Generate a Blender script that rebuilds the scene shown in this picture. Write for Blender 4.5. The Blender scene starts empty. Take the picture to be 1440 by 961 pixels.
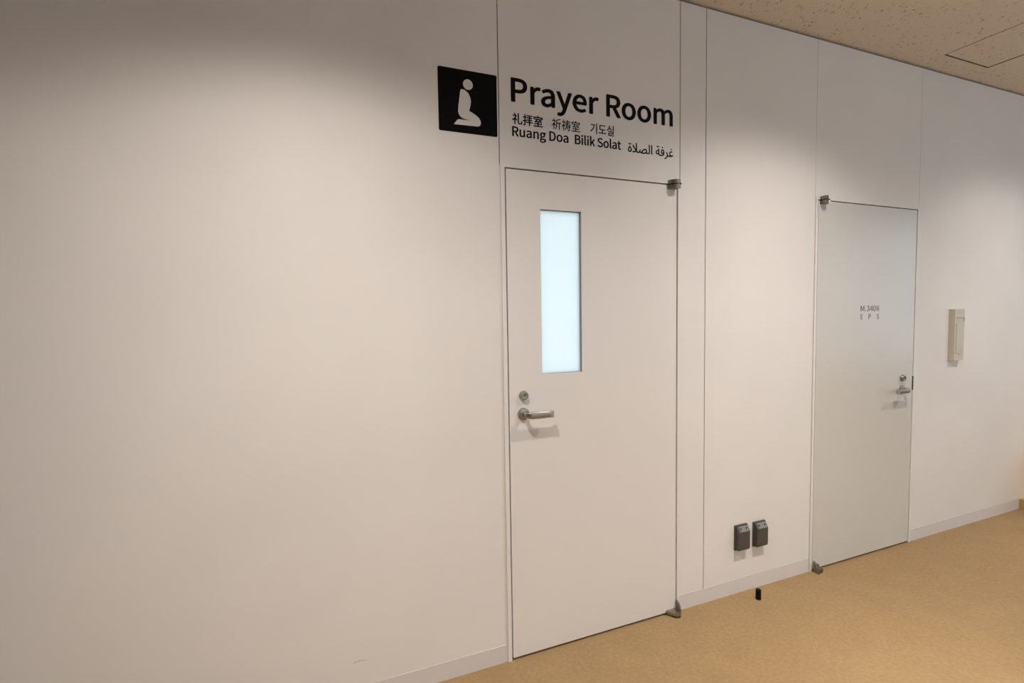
import bpy, bmesh, math, random
from mathutils import Vector, Matrix
random.seed(7)
C = bpy.context.scene.collection
SC = bpy.context.scene

# ------------------------------------------------------------------ camera
CAM_Y, CAM_Z = -1.965, 1.5077
F_PX = 712.33
yaw, pitch, roll = math.radians(22.5008), math.radians(3.2439), math.radians(-0.8903)
fw = Vector((math.sin(yaw)*math.cos(pitch), math.cos(yaw)*math.cos(pitch), -math.sin(pitch)))
rt = Vector((math.cos(yaw), -math.sin(yaw), 0.0))
up = rt.cross(fw)
r2 = rt*math.cos(roll) + up*math.sin(roll)
u2 = -rt*math.sin(roll) + up*math.cos(roll)
cam_data = bpy.data.cameras.new('camera')
cam_data.sensor_fit = 'HORIZONTAL'
cam_data.sensor_width = 36.0
cam_data.lens = F_PX/1440.0*36.0
cam_data.clip_start = 0.02
cam = bpy.data.objects.new('camera', cam_data)
C.objects.link(cam)
cam.matrix_world = Matrix((
    (r2.x, u2.x, -fw.x, 0.0),
    (r2.y, u2.y, -fw.y, CAM_Y),
    (r2.z, u2.z, -fw.z, CAM_Z),
    (0, 0, 0, 1)))
SC.camera = cam

# ------------------------------------------------------------------ world, light, exposure
world = bpy.data.worlds.new('daylight_world')
SC.world = world
world.use_nodes = True
world.node_tree.nodes['Background'].inputs[0].default_value = (0.62, 0.80, 1.0, 1)
world.node_tree.nodes['Background'].inputs[1].default_value = 1.0
vs = SC.view_settings
vs.view_transform = 'Standard'
vs.look = 'None'
vs.gamma = 1.0
vs.use_curve_mapping = False
vs.exposure = 0.0

CH = 2.97                      # ceiling height
LAMP_COL = (1.0, 0.91, 0.82)
LAMP_W = 38.0                  # each downlight
LAMP_CUT = 2*math.radians(68)
LAMP_BLEND = 0.34
LAMP_POW = 3.5                # how strongly the beam gathers towards straight down
# (x, y, weight): the row along the wall, and an unseen far row added as fill light
LAMPS = [(0.03, -1.05, 0.95), (2.22, -1.05, 0.92), (4.46, -1.05, 0.60), (6.70, -1.05, 0.4),
         (-0.02, -3.35, 0.30), (2.22, -3.35, 0.30), (4.46, -3.35, 0.18), (6.70, -3.35, 0.18)]

def area_light(name, loc, rot, sx, sy, watts, col):
    l = bpy.data.lights.new(name, 'AREA')
    l.shape = 'RECTANGLE'; l.size = sx; l.size_y = sy
    l.energy = watts; l.color = col
    o = bpy.data.objects.new(name, l); C.objects.link(o)
    o.location = loc; o.rotation_euler = rot
    return o
# daylight entering by the window in the corridor's far end, and by the window of the prayer room
area_light('corridor_window_daylight', (8.0, -2.55, 1.75), (0, math.pi/2, 0), 2.1, 2.0, 17.0, (0.66, 0.83, 1.0))
area_light('prayer_room_daylight', (1.55, 2.42, 1.30), (math.pi/2, 0, math.pi), 1.8, 1.4, 57.0, (0.74, 0.90, 1.0))
area_light('hall_fill_added', (2.9, -4.58, 1.75), (math.pi/2, 0, 0), 4.0, 1.9, 15.5, (0.80, 0.90, 1.0))  # added fill for cool ambient light; the window it shines from is made up

# ------------------------------------------------------------------ helpers
def add_box(bm, x0, x1, y0, y1, z0, z1):
    vs_ = [bm.verts.new(p) for p in ((x0,y0,z0),(x1,y0,z0),(x1,y1,z0),(x0,y1,z0),(x0,y0,z1),(x1,y0,z1),(x1,y1,z1),(x0,y1,z1))]
    for f in ((0,3,2,1),(4,5,6,7),(0,1,5,4),(1,2,6,5),(2,3,7,6),(3,0,4,7)):
        bm.faces.new([vs_[i] for i in f])
    return vs_

def add_prism(bm, pts, a, b, axis='y'):
    """Closed outline pts (2D) swept from a to b along an axis. Axis y: pts are (x,z); z: (x,y); x: (y,z)."""
    def P(p, t):
        if axis == 'y': return (p[0], t, p[1])
        if axis == 'z': return (p[0], p[1], t)
        return (t, p[0], p[1])
    v0 = [bm.verts.new(P(p, a)) for p in pts]
    v1 = [bm.verts.new(P(p, b)) for p in pts]
    n = len(pts)
    bm.faces.new(v0[::-1]); bm.faces.new(v1)
    for i in range(n):
        bm.faces.new((v0[i], v0[(i+1) % n], v1[(i+1) % n], v1[i]))
    return v0, v1

def add_lathe(bm, prof, centre, axis='y', n=32):
    """prof: list of (radius, t) along the axis, from start to end."""
    rings = []
    for r, t in prof:
        ring = []
        for i in range(n):
            a = 2*math.pi*i/n
            c, s = r*math.cos(a), r*math.sin(a)
            if axis == 'y': p = (centre[0]+c, centre[1]+t, centre[2]+s)
            elif axis == 'z': p = (centre[0]+c, centre[1]+s, centre[2]+t)
            else: p = (centre[0]+t, centre[1]+c, centre[2]+s)
            ring.append(bm.verts.new(p))
        rings.append(ring)
    for a, b in zip(rings, rings[1:]):
        for i in range(n):
            bm.faces.new((a[i], a[(i+1) % n], b[(i+1) % n], b[i]))
    bm.faces.new(rings[0][::-1]); bm.faces.new(rings[-1])

def add_sweep(bm, path, sections):
    """Loft: sections are lists of points in world space with the same count."""
    rings = [[bm.verts.new(p) for p in s] for s in sections]
    n = len(rings[0])
    for a, b in zip(rings, rings[1:]):
        for i in range(n):
            bm.faces.new((a[i], a[(i+1) % n], b[(i+1) % n], b[i]))
    bm.faces.new(rings[0][::-1]); bm.faces.new(rings[-1])

def bevel(bm, w, seg=2, ang=40):
    es = [e for e in bm.edges if len(e.link_faces) == 2 and e.calc_face_angle(0) > math.radians(ang)]
    if es: bmesh.ops.bevel(bm, geom=es, offset=w, segments=seg, affect='EDGES', profile=0.5, clamp_overlap=True)

def obj(name, bm, mat, parent=None, smooth=False):
    bmesh.ops.recalc_face_normals(bm, faces=bm.faces)
    me = bpy.data.meshes.new(name)
    bm.to_mesh(me); bm.free()
    me.materials.append(mat)
    if smooth:
        me.polygons.foreach_set('use_smooth', [True]*len(me.polygons))
        try: me.set_sharp_from_angle(angle=math.radians(35))
        except Exception: pass
    o = bpy.data.objects.new(name, me); C.objects.link(o)
    if parent is not None:
        o.parent = parent
        o.matrix_parent_inverse = Matrix.Identity(4)
        o.location = -Vector(parent['base']) if 'base' in parent else (0, 0, 0)
    return o

def part(name, mat, parent, build, bw=0, seg=2, smooth=False, ang=40):
    bm = bmesh.new(); build(bm)
    if bw: bevel(bm, bw, seg, ang)
    # parent chain: geometry is written in world coordinates, so undo the root's location
    o = obj(name, bm, mat, None, smooth)
    if parent is not None:
        o.parent = parent
        root = parent
        off = Vector((0, 0, 0))
        while root is not None:
            off += root.location; root = root.parent
        o.location = -off
    return o

def box_part(name, mat, parent, x0, x1, y0, y1, z0, z1, bw=0, seg=2):
    return part(name, mat, parent, lambda bm: add_box(bm, x0, x1, y0, y1, z0, z1), bw, seg)

def thing(name, label, cat, loc=(0, 0, 0), group=None):
    o = bpy.data.objects.new(name, None); C.objects.link(o)
    o.location = loc; o.empty_display_size = 0.05
    o['label'] = label; o['category'] = cat
    if group: o['group'] = group
    return o

def structure(o, label, cat):
    o['kind'] = 'structure'; o['label'] = label; o['category'] = cat
    return o

def struct_root(name, label, cat, loc=(0, 0, 0)):
    o = bpy.data.objects.new(name, None); C.objects.link(o)
    o.location = loc; o.empty_display_size = 0.05
    return structure(o, label, cat)

def copy_tree(o, parent=None):
    c = o.copy(); C.objects.link(c)
    if parent is not None: c.parent = parent
    for ch in [x for x in bpy.data.objects if x.parent == o]:
        copy_tree(ch, c)
    return c

# ------------------------------------------------------------------ materials
def mat_base(name, col, rough=0.5, metal=0.0, spec=0.5):
    m = bpy.data.materials.new(name); m.use_nodes = True
    b = m.node_tree.nodes['Principled BSDF']
    b.inputs['Base Color'].default_value = (*col, 1)
    b.inputs['Roughness'].default_value = rough
    b.inputs['Metallic'].default_value = metal
    b.inputs['Specular IOR Level'].default_value = spec
    return m, m.node_tree, b

def noise(nt, scale, detail=3.0, rough=0.5, coord='Object'):
    tc = nt.nodes.new('ShaderNodeTexCoord')
    n = nt.nodes.new('ShaderNodeTexNoise')
    n.inputs['Scale'].default_value = scale
    n.inputs['Detail'].default_value = detail
    n.inputs['Roughness'].default_value = rough
    nt.links.new(tc.outputs[coord], n.inputs['Vector'])
    return n

def ramp(nt, src, stops):
    r = nt.nodes.new('ShaderNodeValToRGB')
    while len(r.color_ramp.elements) < len(stops): r.color_ramp.elements.new(0.5)
    for e, (p, c) in zip(r.color_ramp.elements, stops):
        e.position = p; e.color = (*c, 1)
    nt.links.new(src, r.inputs['Fac'])
    return r

def add_bump(nt, b, src, strength, dist):
    bp = nt.nodes.new('ShaderNodeBump')
    bp.inputs['Strength'].default_value = strength
    bp.inputs['Distance'].default_value = dist
    nt.links.new(src, bp.inputs['Height'])
    nt.links.new(bp.outputs['Normal'], b.inputs['Normal'])
    return bp

def painted(name, col, rough, spec=0.5, var=0.03, bump=0.05):
    m, nt, b = mat_base(name, col, rough, 0, spec)
    n = noise(nt, 1.7, 4)
    lo = tuple(c*(1-var) for c in col); hi = tuple(min(1, c*(1+var)) for c in col)
    r = ramp(nt, n.outputs['Fac'], [(0.3, lo), (0.7, hi)])
    nt.links.new(r.outputs['Color'], b.inputs['Base Color'])
    n2 = noise(nt, 350, 2)
    add_bump(nt, b, n2.outputs['Fac'], bump, 0.0006)
    return m

M_WALL = painted('wall_paint', (0.80, 0.77, 0.745), 0.55, 0.4)
M_FRAME = painted('frame_paint', (0.80, 0.77, 0.74), 0.5, 0.4)
M_DOOR1 = painted('door_paint_warm_white', (0.80, 0.765, 0.74), 0.42, 0.5, 0.015)
M_DOOR2 = painted('door_paint_grey_white', (0.655, 0.635, 0.595), 0.27, 0.5, 0.02)
M_SHADE = painted('grey_paint', (0.58, 0.57, 0.56), 0.6, 0.3)
M_DIM = painted('dark_blocker_grey', (0.12, 0.115, 0.11), 0.6, 0.3)
M_BASE = painted('vinyl_baseboard', (0.70, 0.665, 0.65), 0.5, 0.4, 0.02)
M_DARK, _, _ = mat_base('dark_recess', (0.03, 0.026, 0.022), 0.8)
M_GROOVE, _, _ = mat_base('seam_filler', (0.22, 0.19, 0.165), 0.8)
M_SEAM, _, _ = mat_base('pale_seam_filler', (0.50, 0.46, 0.42), 0.8)
M_SUB, _, _ = mat_base('partition_core', (0.45, 0.43, 0.41), 0.8)
M_BLACK, _, _ = mat_base('matt_black_vinyl', (0.0035, 0.003, 0.003), 0.5, 0, 0.08)
M_LETTER, _, _ = mat_base('black_letter_vinyl', (0.006, 0.005, 0.004), 0.5, 0, 0.08)
M_GREYTXT, _, _ = mat_base('grey_letter_vinyl', (0.17, 0.18, 0.18), 0.6)
M_PICTO, _, _ = mat_base('pale_pictogram', (0.72, 0.70, 0.66), 0.5)
M_RUBBER, _, _ = mat_base('black_rubber', (0.004, 0.0035, 0.0035), 0.6, 0, 0.15)
M_GASKET, _, _ = mat_base('grey_glazing_bead', (0.24, 0.26, 0.28), 0.5)
M_YEL, _, _ = mat_base('yellow_plastic', (0.80, 0.50, 0.03), 0.45)
M_OLIVE, _, _ = mat_base('olive_base', (0.50, 0.36, 0.14), 0.6)
M_LENS, nt_, b_ = mat_base('lamp_lens', (1, 0.9, 0.8), 0.4)
b_.inputs['Emission Color'].default_value = (1.0, 0.82, 0.62, 1); b_.inputs['Emission Strength'].default_value = 6.0
M_TRIMW, _, _ = mat_base('white_metal_trim', (0.8, 0.8, 0.78), 0.35)
M_REFL, _, _ = mat_base('lamp_reflector', (0.75, 0.75, 0.75), 0.2, 1.0)

def brushed(name, col, rough):
    m, nt, b = mat_base(name, col, rough, 1.0)
    n = noise(nt, 900, 2)
    r = ramp(nt, n.outputs['Fac'], [(0.3, tuple(c*0.85 for c in col)), (0.7, col)])
    nt.links.new(r.outputs['Color'], b.inputs['Base Color'])
    return m
M_STEEL = brushed('satin_steel', (0.44, 0.40, 0.35), 0.38)
M_STEELD = brushed('dull_pivot_steel', (0.27, 0.235, 0.19), 0.42)
M_CAP = brushed('pale_steel_cap', (0.60, 0.56, 0.50), 0.4)
M_BRIGHT = brushed('bright_steel', (0.92, 0.89, 0.84), 0.5)

M_OUT, nt_, b_ = mat_base('dark_grey_plastic', (0.075, 0.066, 0.055), 0.5)
M_OUTTOP, _, _ = mat_base('mid_grey_plastic', (0.20, 0.195, 0.19), 0.45)
M_BEIGE, _, _ = mat_base('beige_plastic', (0.60, 0.56, 0.47), 0.5, 0, 0.3)
M_BEIGE2, _, _ = mat_base('pale_beige_plastic', (0.60, 0.56, 0.485), 0.5, 0, 0.3)

# frosted glass lit from the room behind
M_FROST = bpy.data.materials.new('frosted_glass'); M_FROST.use_nodes = True
nt = M_FROST.node_tree; nt.nodes.clear()
out = nt.nodes.new('ShaderNodeOutputMaterial')
tr = nt.nodes.new('ShaderNodeBsdfTranslucent'); tr.inputs['Color'].default_value = (0.93, 0.96, 0.97, 1)
df = nt.nodes.new('ShaderNodeBsdfDiffuse'); df.inputs['Color'].default_value = (0.75, 0.80, 0.82, 1)
gl = nt.nodes.new('ShaderNodeBsdfGlossy'); gl.inputs['Roughness'].default_value = 0.3
m1 = nt.nodes.new('ShaderNodeMixShader'); m1.inputs[0].default_value = 0.22
m2 = nt.nodes.new('ShaderNodeMixShader'); m2.inputs[0].default_value = 0.04
nt.links.new(tr.outputs[0], m1.inputs[1]); nt.links.new(df.outputs[0], m1.inputs[2])
nt.links.new(m1.outputs[0], m2.inputs[1]); nt.links.new(gl.outputs[0], m2.inputs[2])
nt.links.new(m2.outputs[0], out.inputs['Surface'])

# vinyl floor: tan, finely mottled
M_FLOOR, nt, b = mat_base('tan_vinyl_floor', (0.30, 0.20, 0.10), 0.6, 0, 0.25)
n1 = noise(nt, 55, 5, 0.65); n2 = noise(nt, 7, 3)
r1 = ramp(nt, n1.outputs['Fac'], [(0.30, (0.268, 0.176, 0.083)), (0.52, (0.302, 0.202, 0.100)), (0.72, (0.335, 0.232, 0.122))])
r2_ = ramp(nt, n2.outputs['Fac'], [(0.3, (0.93, 0.93, 0.93)), (0.7, (1.04, 1.03, 1.02))])
mx = nt.nodes.new('ShaderNodeMix'); mx.data_type = 'RGBA'; mx.blend_type = 'MULTIPLY'; mx.inputs[0].default_value = 1.0
nt.links.new(r1.outputs['Color'], mx.inputs[6]); nt.links.new(r2_.outputs['Color'], mx.inputs[7])
nt.links.new(mx.outputs[2], b.inputs['Base Color'])
add_bump(nt, b, n1.outputs['Fac'], 0.08, 0.001)

# mineral-fibre ceiling: off-white with short worm-like fissures
M_CEIL, nt, b = mat_base('mineral_fibre_ceiling', (0.70, 0.62, 0.50), 0.9, 0, 0.2)
tc = nt.nodes.new('ShaderNodeTexCoord')
wn = nt.nodes.new('ShaderNodeTexNoise'); wn.inputs['Scale'].default_value = 38; wn.inputs['Detail'].default_value = 3
nt.links.new(tc.outputs['Object'], wn.inputs['Vector'])
mw = nt.nodes.new('ShaderNodeMix'); mw.data_type = 'RGBA'; mw.blend_type = 'LINEAR_LIGHT'; mw.inputs[0].default_value = 0.022
nt.links.new(tc.outputs['Object'], mw.inputs[6]); nt.links.new(wn.outputs['Color'], mw.inputs[7])
vo = nt.nodes.new('ShaderNodeTexVoronoi'); vo.inputs['Scale'].default_value = 48; vo.inputs['Randomness'].default_value = 1.0
mp = nt.nodes.new('ShaderNodeMapping'); mp.inputs['Scale'].default_value = (1.0, 0.55, 1.0)
nt.links.new(mw.outputs[2], mp.inputs['Vector']); nt.links.new(mp.outputs[0], vo.inputs['Vector'])
vr = ramp(nt, vo.outputs['Distance'], [(0.12, (0, 0, 0)), (0.27, (1, 1, 1))])
gate = noise(nt, 21, 2); gr = ramp(nt, gate.outputs['Fac'], [(0.43, (1, 1, 1)), (0.50, (0, 0, 0))])
mxx = nt.nodes.new('ShaderNodeMath'); mxx.operation = 'MAXIMUM'
nt.links.new(vr.outputs['Color'], mxx.inputs[0]); nt.links.new(gr.outputs['Color'], mxx.inputs[1])
cr = ramp(nt, mxx.outputs[0], [(0.0, (0.36, 0.30, 0.23)), (1.0, (0.73, 0.655, 0.535))])
nt.links.new(cr.outputs['Color'], b.inputs['Base Color'])
fine = noise(nt, 160, 3)
ad = nt.nodes.new('ShaderNodeMath'); ad.operation = 'MULTIPLY_ADD'; ad.inputs[1].default_value = 0.35
nt.links.new(fine.outputs['Fac'], ad.inputs[0]); nt.links.new(mxx.outputs[0], ad.inputs[2])
add_bump(nt, b, ad.outputs[0], 0.7, 0.002)

# ------------------------------------------------------------------ room shell
XL, XR, YF = -1.3, 8.05, -4.6
def shell(name, label, cat, mat, *b):
    o = box_part(name, mat, None, *b)
    return structure(o, label, cat)

shell('floor', 'tan mottled vinyl floor of the corridor', 'floor', M_FLOOR, XL, XR+0.1, YF, 0.10, -0.05, 0.0)
wl = shell('wall_left_light_block', 'added dark grey wall, unseen, cutting ambient light at the left end', 'wall', M_DIM, XL-0.1, XL, YF, 0.10, 0.0, CH)  # unseen dark wall added close by, to dim ambient light on the left
def fw_(bm):
    a, c = YF-0.1, YF
    add_box(bm, XL-0.1, 0.85, a, c, 0, CH); add_box(bm, 4.95, XR+0.1, a, c, 0, CH)
    add_box(bm, 0.85, 4.95, a, c, 0, 0.78); add_box(bm, 0.85, 4.95, a, c, 2.72, CH)
structure(part('wall_front', M_SHADE, None, fw_), 'grey wall with an added wide window opposite the two doors', 'wall')
def fwf(bm):
    a, c = YF-0.07, YF-0.01
    for x in (0.85, 2.20, 3.55, 4.91): add_box(bm, x, x+0.04, a, c, 0.78, 2.72)
    add_box(bm, 0.85, 4.95, a, c, 0.78, 0.82); add_box(bm, 0.85, 4.95, a, c, 2.68, 2.72)
structure(part('fill_window_added', M_TRIMW, None, fwf, 0.003), 'white frame of the added unseen window opposite the two doors', 'window')  # unseen window frame, added to go with the fill light
# right end wall, window opening y -3.6..-1.5, z 0.75..2.75
def rw(bm):
    add_box(bm, XR, XR+0.1, YF, -3.6, 0, CH); add_box(bm, XR, XR+0.1, -1.5, 0.10, 0, CH)
    add_box(bm, XR, XR+0.1, -3.6, -1.5, 0, 0.75); add_box(bm, XR, XR+0.1, -3.6, -1.5, 2.75, CH)
structure(part('wall_right', M_WALL, None, rw), 'white end wall with the daylight window', 'wall')
def wfr(bm):
    add_box(bm, XR+0.02, XR+0.08, -3.6, -3.55, 0.75, 2.75); add_box(bm, XR+0.02, XR+0.08, -1.55, -1.5, 0.75, 2.75)
    add_box(bm, XR+0.02, XR+0.08, -3.55, -1.55, 0.75, 0.80); add_box(bm, XR+0.02, XR+0.08, -3.55, -1.55, 2.70, 2.75)
structure(part('window_1', M_TRIMW, None, wfr, 0.003), 'white framed corridor end window', 'window')

# ceiling with the opening of the access hatch
HX0, HX1, HY0, HY1 = 3.517, 3.957, -0.574, -0.134
def ceil(bm):
    a, b_ = CH, CH+0.05
    add_box(bm, XL-0.1, HX0-0.004, YF-0.1, 0.10, a, b_)
    add_box(bm, HX1+0.004, XR+0.1, YF-0.1, 0.10, a, b_)
    add_box(bm, HX0-0.004, HX1+0.004, YF-0.1, HY0-0.004, a, b_)
    add_box(bm, HX0-0.004, HX1+0.004, HY1+0.004, 0.10, a, b_)
ceiling = structure(part('ceiling', M_CEIL, None, ceil), 'off-white mineral fibre ceiling with short fissures', 'ceiling')
hatch = thing('access_hatch', 'square access hatch flush in the speckled ceiling at top right', 'hatch', (HX0, HY0, CH))
def hp(bm): add_box(bm, HX0+0.003, HX1-0.003, HY0+0.003, HY1-0.003, CH+0.001, CH+0.02)
part('hatch_panel', M_CEIL, hatch, hp, 0.002)
def hf(bm):
    for x0, x1, y0, y1 in ((HX0-0.004, HX0, HY0-0.004, HY1+0.004), (HX1, HX1+0.004, HY0-0.004, HY1+0.004),
                           (HX0, HX1, HY0-0.004, HY0), (HX0, HX1, HY1, HY1+0.004)):
        add_box(bm, x0, x1, y0, y1, CH-0.0015, CH+0.03)
part('hatch_frame', M_STEELD, hatch, hf)
box_part('hatch_backing', M_DARK, hatch, HX0-0.02, HX1+0.02, HY0-0.02, HY1+0.02, CH+0.052, CH+0.062)

# ------------------------------------------------------------------ the wall with the two doors
# key positions along the wall
S1, D1L, D1R, S2, S3 = 0.771, 0.7925, 1.678, 1.697, 1.856
S4, D2L, D2R, S5 = 2.632, 2.652, 3.535, 3.555
DT = 2.103                     # top of both doors
HEAD = 2.118
PT = CH-0.012                  # panels stop short of the ceiling: a shadow gap
def core(bm):
    a, b_ = 0.009, 0.10
    add_box(bm, XL, S1-0.001, a, b_, 0, PT)
    add_box(bm, S1-0.001, S2+0.001, a, b_, HEAD+0.012, PT)
    add_box(bm, S2+0.001, S4, a, b_, 0, PT)
    add_box(bm, S4, S5, a, b_, HEAD+0.012, PT)
    add_box(bm, S5, XR, a, b_, 0, PT)
    add_box(bm, XL, XR, 0.03, b_, PT, CH)
wall = structure(part('wall_back', M_SUB, None, core), 'white panelled corridor wall with two flush doors', 'wall')
g = 0.0022                     # half of a clear seam
h = 0.0010                     # half of a tight seam
def panel(x0, x1, z0, z1):
    return box_part('wall_panel', M_WALL, wall, x0, x1, 0.0, 0.009, z0, z1, 0.0006, 1)
panel(XL, S1-g, 0, PT)
panel(S1+g, S2-g, HEAD, PT)
panel(S2+g, S3-g, 0, PT)
panel(S3+g, S4-h, 0, PT)
panel(S4+h, S5-h, HEAD, PT)
panel(S5+h, XR, 0, PT)
def seam_dark(bm):
    add_box(bm, S1-g, S1+g, 0.004, 0.0092, HEAD, PT)
    add_box(bm, S2-g, S2+g, 0.004, 0.0092, 0.08, PT)
    add_box(bm, S3-g, S3+g, 0.004, 0.0092, 0.08, PT)
part('panel_seam', M_GROOVE, wall, seam_dark)
def seam_pale(bm):
    add_box(bm, S4-h, S4+h, 0.003, 0.0092, 0.0, PT)
    add_box(bm, S5-h, S5+h, 0.003, 0.0092, 0.0, PT)
part('panel_seam', M_SEAM, wall, seam_pale)
def filler(bm):
    add_box(bm, S1-g, S1+0.001, 0.0004, 0.0092, 0, HEAD); add_box(bm, S2-0.001, S2+g, 0.0004, 0.0092, 0, HEAD)
part('jamb_caulk', M_WALL, wall, filler)
# scuff on the paint, low on the left
def scuff(bm):
    pts = [(0.134, 0.171), (0.139, 0.1765), (0.150, 0.1785), (0.165, 0.178), (0.180, 0.1755), (0.191, 0.172),
           (0.180, 0.1772), (0.165, 0.1800), (0.150, 0.1806), (0.139, 0.1790)]
    add_prism(bm, pts, -0.0003, 0.0001)
M_SCUFF, _, _ = mat_base('grey_scuff', (0.45, 0.42, 0.385), 0.7)
part('scuff_mark', M_SCUFF, wall, scuff)

# ceiling edge trim in the shadow gap
tr_ = structure(box_part('trim_1', M_GROOVE, None, XL, XR, 0.012, 0.030, PT, CH), 'thin dark shadow gap between wall and ceiling', 'trim')

# baseboards
def base(name, x0, x1, label):
    o = part(name, M_BASE, None, lambda bm: add_box(bm, x0, x1, -0.0009, 0.0002, 0.0, 0.078))
    return structure(o, label, 'baseboard')
base('baseboard_left', XL, S1-0.006, 'pale grey vinyl baseboard left of the prayer room door')
base('baseboard_middle', S2+0.004, S4-0.002, 'pale grey vinyl baseboard between the two doors')
base('baseboard_right', S5+0.004, 4.853, 'pale grey vinyl baseboard right of the far door')

# ------------------------------------------------------------------ doors
def leaf_mesh(bm, x0, x1, z0, z1, y0, y1, hole=None):
    if not hole:
        add_box(bm, x0, x1, y0, y1, z0, z1); return
    hx0, hx1, hz0, hz1 = hole
    O = [(x0, z0), (x1, z0), (x1, z1), (x0, z1)]
    I = [(hx0, hz0), (hx1, hz0), (hx1, hz1), (hx0, hz1)]
    V = {}
    for t, y in ((0, y0), (1, y1)):
        for i in range(4):
            V['o', t, i] = bm.verts.new((O[i][0], y, O[i][1]))
            V['i', t, i] = bm.verts.new((I[i][0], y, I[i][1]))
    for i in range(4):
        j = (i+1) % 4
        for t in (0, 1):
            bm.faces.new((V['o', t, i], V['o', t, j], V['i', t, j], V['i', t, i]))
        bm.faces.new((V['o', 0, i], V['o', 1, i], V['o', 1, j], V['o', 0, j]))
        bm.faces.new((V['i', 0, i], V['i', 0, j], V['i', 1, j], V['i', 1, i]))

def door_frame(root, xl, xr, dl, dr, proud):
    gap = 0.0028
    def jamb(a, b_, stop):
        def f(bm):
            add_box(bm, a, b_, -proud, 0.10, 0.0, DT+gap)
        def s(bm):
            if stop > 0: add_box(bm, b_-0.001, b_+0.018, 0.042, 0.10, 0.0, DT+gap)
            else: add_box(bm, a-0.018, a+0.001, 0.042, 0.10, 0.0, DT+gap)
        p = part('jamb', M_FRAME, root, f, 0.0015)
        part('door_stop_strip', M_DARK, root, s)
        return p
    jamb(xl+0.001, dl-gap, 1)
    jamb(dr+gap, xr-0.001, -1)
    part('frame_head', M_FRAME, root, lambda bm: add_box(bm, xl+0.001, xr-0.001, -proud, 0.10, DT+gap, HEAD-0.0005), 0.0015)
    part('door_stop_strip', M_DARK, root, lambda bm: add_box(bm, dl-gap+0.015, dr+gap-0.015, 0.042, 0.10, DT-0.018, DT+gap))
    part('door_gap_light_block', M_DARK, root, lambda bm: add_box(bm, dl-gap, dr+gap, 0.012, 0.05, 0.0, 0.0095))  # dark bar added to block light leaking under the door; no real threshold

def cyl_x(bm, x0, x1, y, z, r, n=24):
    add_lathe(bm, [(r*0.9, x0), (r, x0+0.001), (r, x1-0.001), (r*0.9, x1)], (0, y, z), 'x', n)

YD = -0.003                    # face of the door leaves
# --- door 1
d1 = struct_root('door_1', 'white flush door with a tall frosted window below the prayer room lettering', 'door', ((D1L+D1R)/2, 0.02, 0.0))
door_frame(d1, S1, S2, D1L, D1R, 0.007)
G = (0.951, 1.152, 1.240, 1.946)
gap = 0.0028
leaf1 = part('door_leaf', M_DOOR1, d1, lambda bm: leaf_mesh(bm, D1L+0.0050, D1R-gap, 0.0100, DT-gap, YD, 0.040, G), 0.0012)
def bead(bm):
    x0, x1, z0, z1 = G
    w = 0.0035
    for a in ((x0, x0+w*0.5, z0, z1), (x1-w, x1, z0, z1), (x0, x1, z0, z0+w*0.4), (x0, x1, z1-w, z1)):
        add_box(bm, a[0], a[1], 0.004, 0.034, a[2], a[3])
part('glazing_bead', M_GASKET, leaf1, bead)
part('window_pane', M_FROST, leaf1, lambda bm: add_box(bm, G[0]+0.001, G[1]-0.001, 0.013, 0.018, G[2]+0.001, G[3]-0.001))

def lock_cylinder(root, x, z):
    def f(bm):
        add_lathe(bm, [(0.0210, 0), (0.0210, -0.003), (0.0190, -0.006), (0.0180, -0.014), (0.0160, -0.0165), (0.0105, -0.0165), (0.0105, -0.0145), (0.0095, -0.0140)], (x, YD, z), 'y', 32)
    o = part('lock_cylinder', M_STEEL, root, f, smooth=True)
    part('key_slot', M_DARK, o, lambda bm: add_box(bm, x-0.0011, x+0.0011, YD-0.0150, YD-0.0138, z-0.0055, z+0.0055))
    return o

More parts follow.
